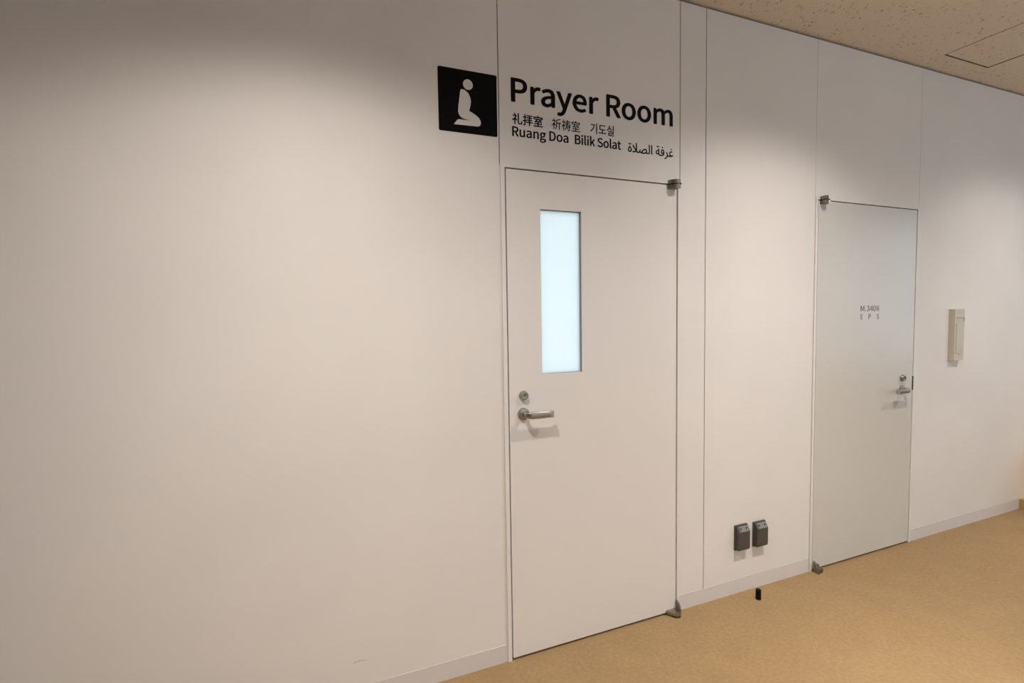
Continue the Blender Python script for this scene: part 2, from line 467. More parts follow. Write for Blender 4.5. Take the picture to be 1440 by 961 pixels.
def lever_handle(root, x, z, d, length=0.122, drop=0.0):
    """d=+1 lever points right, -1 left."""
    def rose(bm):
        add_lathe(bm, [(0.0265, 0), (0.0265, -0.006), (0.0240, -0.0105), (0.0165, -0.0125), (0.0125, -0.0135)], (x, YD, z), 'y', 36)
    r = part('handle_rose', M_STEEL, root, rose, smooth=True)
    def lev(bm):
        # neck comes out of the rose, turns, then runs along the door, thinning to the end
        secs = []
        n = 18
        def ring(c, t, hw, hh, k):
            # superellipse section perpendicular to t (t in the xy plane)
            nrm = Vector((-t.y, t.x, 0))
            pts = []
            for i in range(n):
                a = 2*math.pi*i/n
                ca, sa = math.cos(a), math.sin(a)
                e = 2.0/k
                px = math.copysign(abs(ca)**e, ca)*hw
                pz = math.copysign(abs(sa)**e, sa)*hh
                pts.append(c + nrm*px + Vector((0, 0, pz)))
            return pts
        R = 0.020
        y0 = YD-0.010; yb = YD-0.050
        secs.append(ring(Vector((x, y0, z)), Vector((0, -1, 0)), 0.0095, 0.0095, 2))
        secs.append(ring(Vector((x, yb+R, z)), Vector((0, -1, 0)), 0.0095, 0.0115, 2.2))
        for s in range(1, 7):
            a = s/6*math.pi/2
            c = Vector((x + d*R*(1-math.cos(a)), yb+R - R*math.sin(a), z))
            t = Vector((d*math.sin(a), -math.cos(a), 0)).normalized()
            f = s/6
            secs.append(ring(c, t, 0.0088-0.0018*f, 0.0120+0.0036*f, 2.2+0.6*f))
        for s, hw, hh in ((0.35, 0.0074, 0.0155), (0.6, 0.0068, 0.0146), (0.85, 0.0064, 0.0136), (0.985, 0.0064, 0.0132), (1.0, 0.0048, 0.0110)):
            c = Vector((x + d*(R + (length-R)*s), yb + 0.003*s, z + drop*s))
            secs.append(ring(c, Vector((d, 0, 0)), hw, hh, 3.0))
        add_sweep(bm, None, secs)
    l = part('lever', M_STEEL, root, lev, smooth=True)
    def tip(bm):
        c = x + d*(length-0.007)
        xx = sorted((c-d*0.007, c+d*0.0085))
        add_box(bm, xx[0], xx[1], YD-0.0545, YD-0.0395, z+drop-0.0137, z+drop+0.0137)
    part('lever_end_cap', M_CAP, l, tip, 0.003, 3, smooth=True)
    return r
lock_cylinder(d1, 0.862, 1.155)
lever_handle(d1, 0.860, 1.076, 1, 0.118, -0.003)

def top_pivot(root, x, d, pin):
    """Two stacked blocks joined by a pin; d=+1: the pin is at the right end."""
    zt = 2.101
    def prof(k):
        # plan outline (x along the wall, y out of it)
        L = 0.052
        return [(x - d*L*0.5, YD), (x - d*L*0.46, YD-0.017), (x - d*L*0.30, YD-0.029), (x + d*L*0.10, YD-0.040), (x + d*L*0.36, YD-0.040), (x + d*L*0.36, YD)]
    o = part('top_pivot', M_STEELD, root, lambda bm: add_prism(bm, prof(0), zt+0.002, zt+0.020, 'z'), 0.002, 2, smooth=True)
    part('barrel_cap', M_STEELD, o, lambda bm: add_lathe(bm, [(0.0125, 0.0195), (0.0120, 0.0225), (0.009, 0.0235)], (x + d*0.003, YD-0.020, zt), 'z', 24), smooth=True)
    part('door_plate', M_STEELD, o, lambda bm: add_prism(bm, prof(0), zt-0.020, zt-0.0025, 'z'), 0.002, 2, smooth=True)
    px = x + pin
    part('pivot_pin', M_BRIGHT, o, lambda bm: (add_lathe(bm, [(0.0072, 0.003), (0.0082, 0.004), (0.0082, 0.020), (0.007, 0.021)], (px, YD-0.030, zt), 'z', 20),
                                               add_lathe(bm, [(0.0072, -0.020), (0.0082, -0.019), (0.0082, -0.004), (0.007, -0.003)], (px, YD-0.030, zt), 'z', 20)), smooth=True)
    part('pivot_washer', M_DARK, o, lambda bm: add_lathe(bm, [(0.0060, -0.004), (0.0060, 0.004)], (px, YD-0.030, zt), 'z', 16))
top_pivot(d1, 1.648, 1, 0.0240)

def floor_pivot_cam(root, x, d):
    """Rounded floor plate, a pear-shaped arm on it and an upright tongue on the jamb."""
    def pear(s):
        pts = []
        for i in range(28):
            a = 2*math.pi*i/28
            rr = 0.021*(1+0.28*math.cos(a-math.radians(150)))*s
            pts.append((x - d*0.006 + d*rr*1.05*math.cos(a), -0.020 + rr*1.05*math.sin(a)))
        return [(p[0], min(p[1], -0.0032 if p[1] > -0.0032 else p[1])) for p in pts]
    base_ = part('floor_pivot', M_DARK, root, lambda bm: add_lathe(bm, [(0.0225, 0.0), (0.0225, 0.006), (0.018, 0.0095)], (x, -0.029, 0), 'z', 28), smooth=True)
    part('pivot_arm', M_STEEL, base_, lambda bm: add_prism(bm, [(x - d*0.040, YD-0.001), (x - d*0.036, YD-0.016), (x - d*0.020, YD-0.034), (x - d*0.002, YD-0.046), (x + d*0.010, YD-0.047), (x + d*0.017, YD-0.038), (x + d*0.019, YD-0.022), (x + d*0.016, YD-0.001)], 0.0085, 0.0225, 'z'), 0.004, 3, smooth=True, ang=25)
    tx = x + d*0.020
    part('jamb_tongue', M_STEELD, base_, lambda bm: add_prism(bm, [(YD-0.002-0.006, 0.0005), (YD-0.034, 0.0005), (YD-0.034, 0.028), (YD-0.030, 0.046), (YD-0.020, 0.060), (YD-0.006, 0.066), (YD-0.004-0.004, 0.066)], tx-0.0045, tx+0.0045, 'x'), 0.0015, 2)
    return base_
floor_pivot_cam(d1, 1.656, 1)

# --- door 2
d2 = struct_root('door_2', 'plain grey-white service door with small grey lettering, farther along the wall', 'door', ((D2L+D2R)/2, 0.02, 0.0))
door_frame(d2, S4, S5, D2L, D2R, 0.005)
leaf2 = part('door_leaf', M_DOOR2, d2, lambda bm: leaf_mesh(bm, D2L+gap, D2R-gap, 0.0100, DT-gap, YD, 0.040), 0.0012)
lock_cylinder(d2, 3.430, 1.066)
lever_handle(d2, 3.430, 0.996, -1, 0.122, -0.002)
top_pivot(d2, 2.683, -1, 0.012)
part('strike_plate', M_DARK, d2, lambda bm: add_box(bm, D2R-0.0035, D2R+0.0045, -0.0062, 0.03, 0.985, 1.072))
def floor_pivot_block(root, x, d):
    o = part('floor_pivot', M_STEELD, root, lambda bm: add_box(bm, x-0.002, x+0.030, -0.040, YD-0.001, 0.008, 0.024), 0.002, 2)
    part('pivot_knuckle', M_STEELD, o, lambda bm: add_lathe(bm, [(0.009, 0.0), (0.009, 0.042), (0.007, 0.044)], (x+0.006, -0.022, 0.001), 'z', 20), smooth=True)
    part('jamb_tongue', M_STEELD, o, lambda bm: add_prism(bm, [(YD-0.008, 0.0005), (YD-0.045, 0.0005), (YD-0.040, 0.020), (YD-0.024, 0.046), (YD-0.014, 0.060), (YD-0.008, 0.062)], x-0.015, x-0.006, 'x'), 0.0012, 1)
    part('pivot_foot', M_DARK, o, lambda bm: add_box(bm, x-0.014, x+0.026, -0.040, YD-0.002, 0.0, 0.008))
floor_pivot_block(d2, 2.668, 1)

# ------------------------------------------------------------------ lettering (outlines, in thousandths)
GLYPHS = {
"prayer": [
"35,0 68,0 68,102 110,102 137,104 160,111 178,121 192,137 201,157 204,181 201,206 192,226 178,240 159,250 136,255 109,257 35,257",
"68,129 68,230 104,230 125,229 142,226 155,220 165,211 170,198 172,181 170,165 165,151 156,141 143,134 126,130 106,129",
"254,0 286,0 286,122 293,137 301,148 309,156 317,162 326,165 334,166 337,166 341,166 344,166 346,165 349,164 352,163 358,191 355,192 352,193 349,194 346,195 342,195 338,195 328,194 318,190 308,184 299,176 291,167 284,155 283,155 280,190 254,190",
"433,-5 445,-4 456,-1 467,3 477,9 487,16 496,23 498,23 500,0 527,0 527,117 525,139 520,158 511,174 499,185 482,193 461,195 446,194 432,191 418,187 406,182 396,176 386,170 398,148 406,153 415,158 424,162 434,165 445,168 456,168 469,167 480,161 487,154 492,144 494,133 495,120 458,115 429,107 406,97 390,84 381,68 378,49 380,33 385,20 394,10 405,2 418,-3",
"443,21 434,22 425,24 419,28 413,34 410,42 409,51 411,63 417,73 428,82 444,89 466,95 495,99 495,46 486,39 477,32 469,28 460,24 451,22",
"590,-82 607,-80 622,-73 635,-63 645,-50 654,-34 661,-16 732,190 701,190 667,85 652,31 650,31 647,40 643,49 640,58 637,67 634,76 631,85 592,190 559,190 636,0 631,-15 627,-26 621,-36 615,-44 607,-50 599,-54 589,-56 586,-56 583,-55 581,-55 578,-54 576,-53 574,-53 568,-78 571,-79 574,-80 578,-81 582,-81 586,-82",
"846,-5 859,-4 870,-2 881,1 891,5 900,10 909,15 897,36 890,32 883,28 875,25 867,23 859,21 850,21 833,23 818,29 806,39 796,52 790,69 787,88 915,88 915,90 916,93 916,96 916,99 916,102 916,106 914,131 907,153 897,171 882,184 863,192 840,195 819,192 799,183 782,168 768,148 759,124 755,95 758,66 768,41 782,22 800,7 822,-2",
"786,110 790,128 796,142 805,154 816,163 828,168 841,169 855,168 867,163 876,154 883,143 887,128 888,110",
"963,0 995,0 995,122 1002,137 1010,148 1018,156 1027,162 1035,165 1043,166 1047,166 1050,166 1053,166 1056,165 1059,164 1062,163 1068,191 1065,192 1062,193 1058,194 1055,195 1051,195 1047,195 1037,194 1027,190 1017,184 1009,176 1001,167 993,155 989,190 963,190",
"1213,135 1213,230 1256,230 1275,229 1290,226 1302,220 1311,212 1316,200 1318,185 1316,169 1311,157 1302,147 1290,140 1275,136 1256,135",
"1321,0 1358,0 1293,112 1309,118 1323,126 1335,137 1343,150 1349,166 1350,185 1347,209 1339,227 1325,241 1307,250 1286,255 1261,257 1181,257 1181,0 1213,0 1213,109 1259,109",
"1474,-5 1496,-2 1517,7 1535,22 1549,41 1558,66 1562,95 1558,124 1549,149 1535,169 1517,183 1496,192 1474,195 1451,192 1430,183 1412,169 1398,149 1389,124 1386,95 1389,66 1398,41 1412,22 1430,7 1451,-2",
"1474,22 1458,24 1445,31 1434,42 1426,57 1421,74 1419,95 1421,116 1426,133 1434,148 1445,159 1458,166 1474,168 1489,166 1503,159 1514,148 1522,133 1527,116 1529,95 1527,74 1522,57 1514,42 1503,31 1489,24",
"1686,-5 1709,-2 1729,7 1747,22 1761,41 1771,66 1774,95 1771,124 1761,149 1747,169 1729,183 1709,192 1686,195 1663,192 1642,183 1625,169 1610,149 1601,124 1598,95 1601,66 1610,41 1625,22 1642,7 1663,-2",
"1686,22 1670,24 1657,31 1646,42 1638,57 1633,74 1631,95 1633,116 1638,133 1646,148 1657,159 1670,166 1686,168 1701,166 1715,159 1726,148 1734,133 1739,116 1741,95 1739,74 1734,57 1726,42 1715,31 1701,24",
"1824,0 1856,0 1856,138 1865,147 1873,154 1881,160 1889,164 1897,166 1904,167 1915,166 1924,162 1931,155 1936,145 1938,132 1939,116 1939,0 1971,0 1971,138 1980,147 1988,154 1996,160 2004,164 2012,166 2019,167 2030,166 2039,162 2046,155 2051,145 2054,132 2055,116 2055,0 2086,0 2086,120 2085,143 2080,161 2072,176 2061,186 2047,193 2029,195 2018,194 2007,190 1996,185 1986,178 1976,169 1966,159 1962,169 1956,178 1948,185 1938,191 1927,194 1914,195 1902,194 1892,191 1882,186 1872,179 1863,171 1854,162 1850,190 1824,190"
],
"kj": [
"195,291 195,27 199,0 212,-15 237,-19 293,-19 318,-11 331,13 336,58 328,61 319,65 312,70 309,30 303,10 292,5 239,5 228,6 223,13 221,27 221,291",
"64,283 78,267 90,250 99,234 26,234 26,210 122,210 92,165 54,127 13,97 17,90 21,80 24,72 43,85 62,100 81,118 81,-28 106,-28 106,124 123,105 138,86 150,71 167,93 152,109 130,131 111,151 128,174 143,199 155,225 141,235 136,234 102,234 121,246 112,262 99,279 85,295",
"475,81 475,57 570,57 570,-28 596,-28 596,57 687,57 687,81 596,81 596,123 669,123 669,146 596,146 596,186 667,186 667,209 596,209 596,250 678,250 678,273 489,273 489,250 570,250 570,209 499,209 499,186 570,186 570,146 498,146 498,123 570,123 570,81",
"416,294 416,223 366,223 366,199 416,199 416,124 360,109 368,83 416,97 416,3 415,-1 413,-3 409,-4 401,-4 389,-4 374,-4 377,-11 380,-20 382,-28 403,-28 418,-26 429,-23 436,-18 440,-9 441,3 441,105 486,119 482,143 441,131 441,199 482,199 482,223 441,223 441,294",
"752,76 752,53 862,53 862,6 721,6 721,-18 1031,-18 1031,6 889,6 889,53 1000,53 1000,76 889,76 889,112 862,112 862,76",
"767,106 785,110 839,115 961,125 969,117 976,109 981,102 1002,117 983,137 958,160 933,181 914,168 923,160 932,152 942,144 806,134 826,150 846,167 865,185 993,185 993,208 761,208 761,185 831,185 811,166 794,152 783,143 774,137 766,132 759,130 762,122 765,113",
"853,290 857,282 862,272 866,263 725,263 725,201 750,201 750,239 1000,239 1000,201 1026,201 1026,263 896,263 891,274 885,286 878,298"
],
"kc": [
"56,282 69,266 81,250 89,235 111,248 102,263 90,278 76,293",
"21,234 21,210 111,210 84,167 50,130 12,101 16,94 21,84 24,75 39,87 55,100 70,114 70,-28 96,-28 96,123 109,108 122,92 132,79 149,101 136,114 118,133 100,149 117,173 132,198 144,225 130,235 125,234",
"168,257 168,164 166,107 156,46 132,-11 140,-15 149,-21 156,-26 180,32 191,95 195,155 258,155 258,-27 285,-27 285,155 336,155 336,181 195,181 195,238 241,247 287,258 326,271 304,292 265,279 218,267",
"402,284 413,268 424,251 431,236 453,250 445,264 434,280 421,295",
"546,60 561,44 574,26 584,10 604,23 594,39 580,56 565,72",
"368,234 368,210 452,210 427,167 395,130 360,101 364,93 368,83 370,74 385,85 400,99 414,114 414,-28 438,-28 438,122 451,107 462,92 471,79 486,101 474,114 458,132 442,149 458,173 471,198 482,224 469,235 464,234",
"564,294 561,257 488,257 488,235 558,235 554,208 496,208 496,187 550,187 544,158 478,158 478,136 538,136 520,87 495,45 462,11 469,5 477,-2 483,-7 508,19 528,48 545,81 628,81 628,0 628,-3 626,-4 622,-5 614,-5 600,-5 583,-5 586,-12 589,-20 591,-28 613,-28 629,-26 640,-24 648,-19 652,-11 653,0 653,81 680,81 680,104 653,104 653,128 628,128 628,104 554,104 558,114 561,125 564,136 686,136 686,158 570,158 576,187 667,187 667,208 580,208 584,235 677,235 677,257 586,257 590,293",
"752,76 752,53 862,53 862,6 721,6 721,-18 1031,-18 1031,6 889,6 889,53 1000,53 1000,76 889,76 889,112 862,112 862,76",
"767,106 785,110 839,115 961,125 969,117 976,109 981,102 1002,117 983,137 958,160 933,181 914,168 923,160 932,152 942,144 806,134 826,150 846,167 865,185 993,185 993,208 761,208 761,185 831,185 811,166 794,152 783,143 774,137 766,132 759,130 762,122 765,113",
"853,290 857,282 862,272 866,263 725,263 725,201 750,201 750,239 1000,239 1000,201 1026,201 1026,263 896,263 891,274 885,286 878,298"
],
"ko": [
"248,290 248,-27 277,-27 277,290",
"36,255 36,232 155,232 136,161 92,102 21,55 37,32 122,92 170,168 184,255",
"376,264 376,118 468,118 468,37 340,37 340,13 627,13 627,37 497,37 497,118 593,118 593,141 405,141 405,240 590,240 590,264",
"892,290 892,126 921,126 921,290",
"717,0 717,-24 932,-24 932,0 745,0 745,33 921,33 921,110 716,110 716,86 893,86 893,55 717,55",
"744,280 744,256 734,212 706,176 664,152 679,129 713,147 740,174 759,207 778,176 805,151 839,134 853,157 812,180 784,214 773,256 773,280"
],
"ruang": [
"68,135 68,230 111,230 129,229 145,226 157,220 166,212 171,200 173,185 171,169 166,157 157,147 145,140 129,136 111,135",
"176,0 213,0 147,112 164,118 178,126 189,137 198,150 203,166 205,185 202,209 194,227 180,241 162,250 140,255 116,257 35,257 35,0 68,0 68,109 114,109",
"310,-5 323,-3 334,0 345,5 354,12 364,20 373,30 374,30 376,0 403,0 403,190 371,190 371,55 362,45 354,37 346,31 338,26 329,24 320,23 308,24 299,28 292,35 288,45 285,58 284,74 284,190 252,190 252,70 253,47 258,29 266,14 277,4 292,-2",
"511,-5 522,-4 534,-1 544,3 555,9 565,16 574,23 575,23 578,0 604,0 604,117 602,139 597,158 589,174 576,185 559,193 538,195 523,194 509,191 496,187 484,182 473,176 464,170 476,148 484,153 492,158 502,162 512,165 522,168 533,168 547,167 557,161 564,154 569,144 571,133 572,120 535,115 506,107 483,97 468,84 459,68 456,49 457,33 463,20 471,10 482,2 496,-3",
"520,21 511,22 503,24 496,28 491,34 488,42 486,51 488,63 494,73 505,82 521,89 544,95 572,99 572,46 563,39 554,32 546,28 537,24 529,22",
"664,0 696,0 696,138 705,147 714,154 722,160 730,164 739,166 748,167 760,166 769,162 776,155 781,145 783,132 784,116 784,0 816,0 816,120 815,143 810,161 802,176 791,186 776,193 758,195 746,194 734,191 723,186 713,179 703,171 694,162 690,190 664,190",
"942,-88 969,-85 993,-78 1012,-68 1026,-54 1035,-39 1038,-22 1036,-7 1031,4 1021,13 1009,19 992,22 972,23 935,23 923,24 915,26 908,29 904,33 902,38 901,44 902,49 903,53 905,57 907,61 910,64 914,67 918,65 922,63 927,62 932,61 937,60 942,60 960,62 977,68 991,78 1002,91 1009,107 1011,126 1011,134 1009,142 1007,149 1004,155 1000,161 996,166 1035,166 1035,190 968,190 965,191 961,193 957,194 952,194 947,195 942,195 923,193 906,187 892,177 880,163 873,147 870,127 871,116 874,106 878,97 883,89 889,82 895,76 895,75 890,71 885,66 881,60 877,54 875,47 874,39 875,32 877,26 879,20 883,15 887,11 891,8 891,6 883,0 876,-6 871,-13 867,-21 864,-29 863,-37 866,-52 874,-64 885,-74 901,-82 920,-86",
"942,82 931,83 921,87 913,94 907,103 903,114 901,127 903,140 907,151 913,160 921,166 931,170 942,172 952,170 962,166 970,160 977,151 981,140 982,127 981,114 977,103 970,94 962,87 952,83",
"946,-65 930,-64 917,-61 906,-56 898,-50 893,-42 891,-32 892,-27 893,-21 896,-16 900,-10 905,-5 911,0 915,-1 919,-2 923,-2 928,-3 932,-3 935,-3 968,-3 980,-3 989,-5 997,-8 1002,-13 1006,-19 1007,-27 1005,-37 999,-46 990,-54 978,-60 964,-64",
"1157,0 1222,0 1258,4 1288,15 1311,34 1328,60 1338,91 1342,129 1338,167 1328,199 1311,224 1287,242 1257,253 1221,257 1157,257",
"1189,27 1189,230 1218,230 1246,227 1268,219 1286,204 1299,184 1306,159 1308,129 1306,99 1299,74 1286,54 1268,39 1246,30 1218,27",
"1468,-5 1491,-2 1512,7 1530,22 1544,41 1553,66 1556,95 1553,124 1544,149 1530,169 1512,183 1491,192 1468,195 1446,192 1425,183 1407,169 1393,149 1384,124 1381,95 1384,66 1393,41 1407,22 1425,7 1446,-2",
"1468,22 1453,24 1440,31 1429,42 1420,57 1415,74 1414,95 1415,116 1420,133 1429,148 1440,159 1453,166 1468,168 1484,166 1497,159 1508,148 1517,133 1522,116 1524,95 1522,74 1517,57 1508,42 1497,31 1484,24",
"1651,-5 1662,-4 1673,-1 1684,3 1694,9 1704,16 1714,23 1715,23 1717,0 1744,0 1744,117 1742,139 1737,158 1728,174 1716,185 1699,193 1678,195 1663,194 1649,191 1635,187 1623,182 1613,176 1603,170 1616,148 1623,153 1632,158 1641,162 1651,165 1662,168 1673,168 1686,167 1697,161 1704,154 1709,144 1711,133 1712,120 1675,115 1646,107 1623,97 1607,84 1598,68 1595,49 1597,33 1603,20 1611,10 1622,2 1635,-3",
"1660,21 1651,22 1643,24 1636,28 1631,34 1627,42 1626,51 1628,63 1634,73 1645,82 1661,89 1683,95 1712,99 1712,46 1703,39 1694,32 1686,28 1677,24 1669,22"
],
"bilik": [
"35,0 117,0 144,2 168,8 187,19 202,33 211,52 214,75 213,92 208,105 200,117 189,126 177,132 162,137 162,138 173,143 183,150 190,159 195,170 198,182 200,194 197,214 188,230 175,242 157,250 136,255 111,257 35,257",
"68,148 68,231 107,231 126,230 141,227 153,222 161,214 166,203 168,190 166,178 161,167 153,159 141,153 126,149 106,148",
"68,26 68,123 112,123 133,121 151,118 164,111 174,102 180,91 182,76 180,61 174,48 164,38 150,31 133,27 112,26",
"262,0 294,0 294,190 262,190",
"278,229 284,230 290,232 294,235 297,239 299,245 300,251 299,256 297,262 294,266 290,269 284,271 278,271 272,271 267,269 263,266 260,262 258,256 257,251 258,245 260,239 263,235 267,232 272,230",
"392,-5 396,-4 400,-4 403,-4 406,-3 408,-2 411,-2 406,23 405,22 403,22 402,22 401,22 400,22 397,22 395,23 393,25 392,28 391,31 391,36 391,279 359,279 359,38 359,25 362,15 366,7 373,0 381,-3",
"458,0 490,0 490,190 458,190",
"474,229 480,230 485,232 489,235 493,239 495,245 495,251 495,256 493,262 489,266 485,269 480,271 474,271 468,271 463,269 459,266 456,262 454,256 453,251 454,245 456,239 459,235 463,232 468,230",
"554,0 586,0 586,50 621,92 677,0 712,0 640,113 703,190 668,190 587,90 586,90 586,279 554,279",
"900,-5 925,-2 947,5 964,17 977,31 985,49 987,68 986,86 980,100 972,112 961,122 949,130 935,137 898,153 888,157 878,162 869,168 862,175 857,184 855,196 857,206 861,215 868,223 878,228 890,232 903,233 915,232 926,230 936,226 945,222 954,216 962,209 979,230 969,238 958,246 946,252 932,257 918,260 903,261 881,259 862,252 845,242 833,228 825,212 822,193 825,176 831,162 840,150 851,141 863,133 875,127 911,111 923,106 933,101 942,94 949,87 953,77 954,65 953,54 948,44 940,35 930,29 916,25 901,24 887,25 874,28 862,33 850,39 840,47 830,56 811,33 822,22 836,13 850,6 866,0 882,-3",
"1109,-5 1131,-2 1152,7 1170,22 1184,41 1193,66 1196,95 1193,124 1184,149 1170,169 1152,183 1131,192 1109,195 1086,192 1065,183 1047,169 1033,149 1024,124 1021,95 1024,66 1033,41 1047,22 1065,7 1086,-2",
"1109,22 1093,24 1080,31 1069,42 1061,57 1055,74 1054,95 1055,116 1061,133 1069,148 1080,159 1093,166 1109,168 1124,166 1138,159 1149,148 1157,133 1162,116 1164,95 1162,74 1157,57 1149,42 1138,31 1124,24",
"1280,-5 1285,-4 1288,-4 1291,-4 1294,-3 1297,-2 1299,-2 1294,23 1293,22 1292,22 1290,22 1289,22 1288,22 1285,22 1283,23 1282,25 1280,28 1279,31 1279,36 1279,279 1247,279 1247,38 1248,25 1250,15 1255,7 1261,0 1270,-3",
"1390,-5 1402,-4 1413,-1 1424,3 1434,9 1444,16 1453,23 1454,23 1457,0 1483,0 1483,117 1482,139 1476,158 1468,174 1455,185 1438,193 1417,195 1402,194 1388,191 1375,187 1363,182 1352,176 1343,170 1355,148 1363,153 1372,158 1381,162 1391,165 1401,168 1412,168 1426,167 1436,161 1443,154 1448,144 1451,133 1451,120 1415,115 1385,107 1363,97 1347,84 1338,68 1335,49 1337,33 1342,20 1350,10 1362,2 1375,-3",
"1399,21 1390,22 1382,24 1375,28 1370,34 1367,42 1366,51 1367,63 1374,73 1384,82 1401,89 1423,95 1451,99 1451,46 1442,39 1434,32 1425,28 1417,24 1408,22",
"1603,-5 1609,-4 1615,-4 1621,-2 1627,-1 1633,1 1638,2 1632,27 1629,25 1625,24 1621,23 1618,22 1614,22 1610,21 1600,22 1593,26 1587,31 1584,38 1582,47 1581,58 1581,164 1633,164 1633,190 1581,190 1581,244 1554,244 1551,190 1521,188 1521,164 1549,164 1549,59 1550,41 1554,25 1561,13 1571,3 1585,-3"
],
"arab": [
"508,3 444,12 384,27 328,47 276,72 229,104 186,142 151,186 124,235 105,290 93,350 89,417 91,463 98,509 107,560 123,610 140,664 163,717 188,774 218,830 253,887 291,944 331,1002 377,1061 427,1119 478,1176 533,1232 589,1287 650,1342 713,1396 482,1386 570,1319 648,1255 720,1193 784,1133 840,1076 888,1021 931,967 968,917 1000,865 1026,816 1049,769 1067,722 1081,677 1092,633 1100,590 1106,546 1109,504 1111,463 1109,417 1104,374 1095,332 1084,292 1069,255 1051,218 1030,184 1005,154 977,126 945,101 909,77 872,57 832,40 787,25 740,15 688,7 634,2 577,0",
"599,243 631,244 662,247 691,252 718,258 743,267 766,277 787,289 807,303 825,318 841,335 855,353 867,373 877,395 886,417 892,441 897,466 900,492 901,519 900,544 898,569 895,595 890,621 884,647 876,674 866,702 853,730 838,759 820,790 799,820 775,852 748,885 716,919 680,955 639,992 595,1030 545,1070 676,1076 640,1044 606,1011 574,978 543,945 514,911 486,876 460,841 437,806 416,772 396,738 379,705 365,671 352,639 342,607 333,577 328,547 324,519 323,492 325,452 332,416 343,383 358,354 378,328 402,305 429,286 458,271 490,259 524,250 560,245",
"824,1660 804,1661 785,1665 767,1670 750,1679 734,1690 719,1703 706,1718 695,1733 686,1750 681,1767 677,1786 676,1805 677,1824 681,1843 686,1861 695,1877 706,1893 719,1909 734,1922 750,1933 767,1942 785,1948 804,1952 824,1953 843,1952 862,1948 879,1942 896,1933 911,1922 926,1909 939,1893 950,1877 958,1861 964,1843 968,1824 969,1805 968,1786 964,1767 958,1750 950,1733 939,1718 926,1703 911,1690 896,1679 879,1670 862,1665 843,1661",
"418,1660 398,1661 379,1665 360,1670 343,1679 328,1690 313,1703 300,1718 289,1733 280,1750 274,1767 271,1786 270,1805 271,1824 274,1843 280,1861 289,1877 300,1893 313,1909 328,1922 343,1933 360,1942 379,1948 398,1952 418,1953 437,1952 456,1948 473,1942 490,1933 505,1922 520,1909 533,1893 544,1877 552,1861 558,1843 562,1824 563,1805 562,1786 558,1767 552,1750 544,1733 533,1718 520,1703 505,1690 490,1679 473,1670 456,1665 437,1661",
"2976,-15 2918,-14 2864,-12 2814,-7 2767,-2 2724,6 2684,15 2647,26 2613,38 2582,53 2554,69 2529,87 2506,107 2486,128 2468,152 2452,177 2438,205 2426,234 2417,265 2409,298 2402,334 2397,371 2392,410 2388,452 2386,495 2327,2116 2570,2116 2629,590 2631,543 2635,500 2639,461 2644,426 2650,394 2657,366 2666,341 2678,319 2693,300 2712,283 2733,269 2758,258 2787,249 2820,241 2859,236 2903,232 2952,229 3005,228 3025,227 3043,224 3059,220 3073,213 3085,205 3096,194 3104,182 3111,170 3117,157 3121,143 3123,128 3124,113 3123,97 3119,82 3114,67 3105,53 3095,39 3082,25 3068,13 3052,3 3035,-5 3017,-10 2997,-14",
"1621,-15 1595,-14 1568,-13 1541,-11 1514,-9 1487,-6 1460,-1 1434,3 1411,7 1390,10 1373,13 1358,16 1346,18 1378,252 1446,244 1512,239 1577,236 1640,236 1703,238 1763,243 1822,251 1879,262 1933,277 1984,296 2033,319 2079,345 2122,376 2163,411 2200,452 2233,497 2264,547 2291,602 2315,662 2334,728 2349,799 2360,877 2366,960 2368,1049 2510,694 2498,633 2483,576 2466,522 2447,472 2426,425 2404,381 2379,340 2354,302 2327,267 2299,234 2270,204 2239,176 2208,151 2175,128 2142,107 2109,88 2074,71 2039,56 2004,43 1968,32 1932,21 1897,13 1861,6 1826,0 1790,-5 1756,-8 1721,-11 1687,-13 1654,-14",
"2264,391 2247,423 2228,456 2207,491 2184,528 2159,566 2131,606 2101,648 2070,691 2036,735 2001,780 1963,827 1924,874 1882,923 1839,972 1794,1023 1748,1073 1699,1125 1649,1177 1598,1229 1545,1282 1490,1334 1435,1387 1377,1441 1319,1494 1479,1663 1543,1601 1605,1541 1664,1482 1721,1425 1775,1369 1827,1314 1877,1261 1925,1209 1971,1158 2014,1108 2056,1060 2095,1012 2133,966 2169,921 2203,878 2235,836 2265,795 2294,756 2321,718 2346,681 2370,645 2393,611 2414,578 2433,545",
"5788,-15 5762,-14 5733,-13 5701,-11 5668,-8 5632,-3 5594,1 5555,8 5516,15 5476,24 5437,34 5397,46 5357,59 5318,74 5281,91 5246,109 5214,129 5183,151 5154,175 5397,296 5432,283 5467,272 5503,262 5539,254 5575,247 5612,242 5649,237 5684,234 5719,232 5753,230 5786,229 5818,228 5838,227 5856,224 5872,220 5886,213 5898,205 5908,194 5917,182 5924,170 5930,157 5933,143 5936,128 5937,113 5935,97 5932,82 5926,67 5918,53 5908,39 5895,25 5881,13 5865,3 5848,-5 5829,-10 5809,-14",
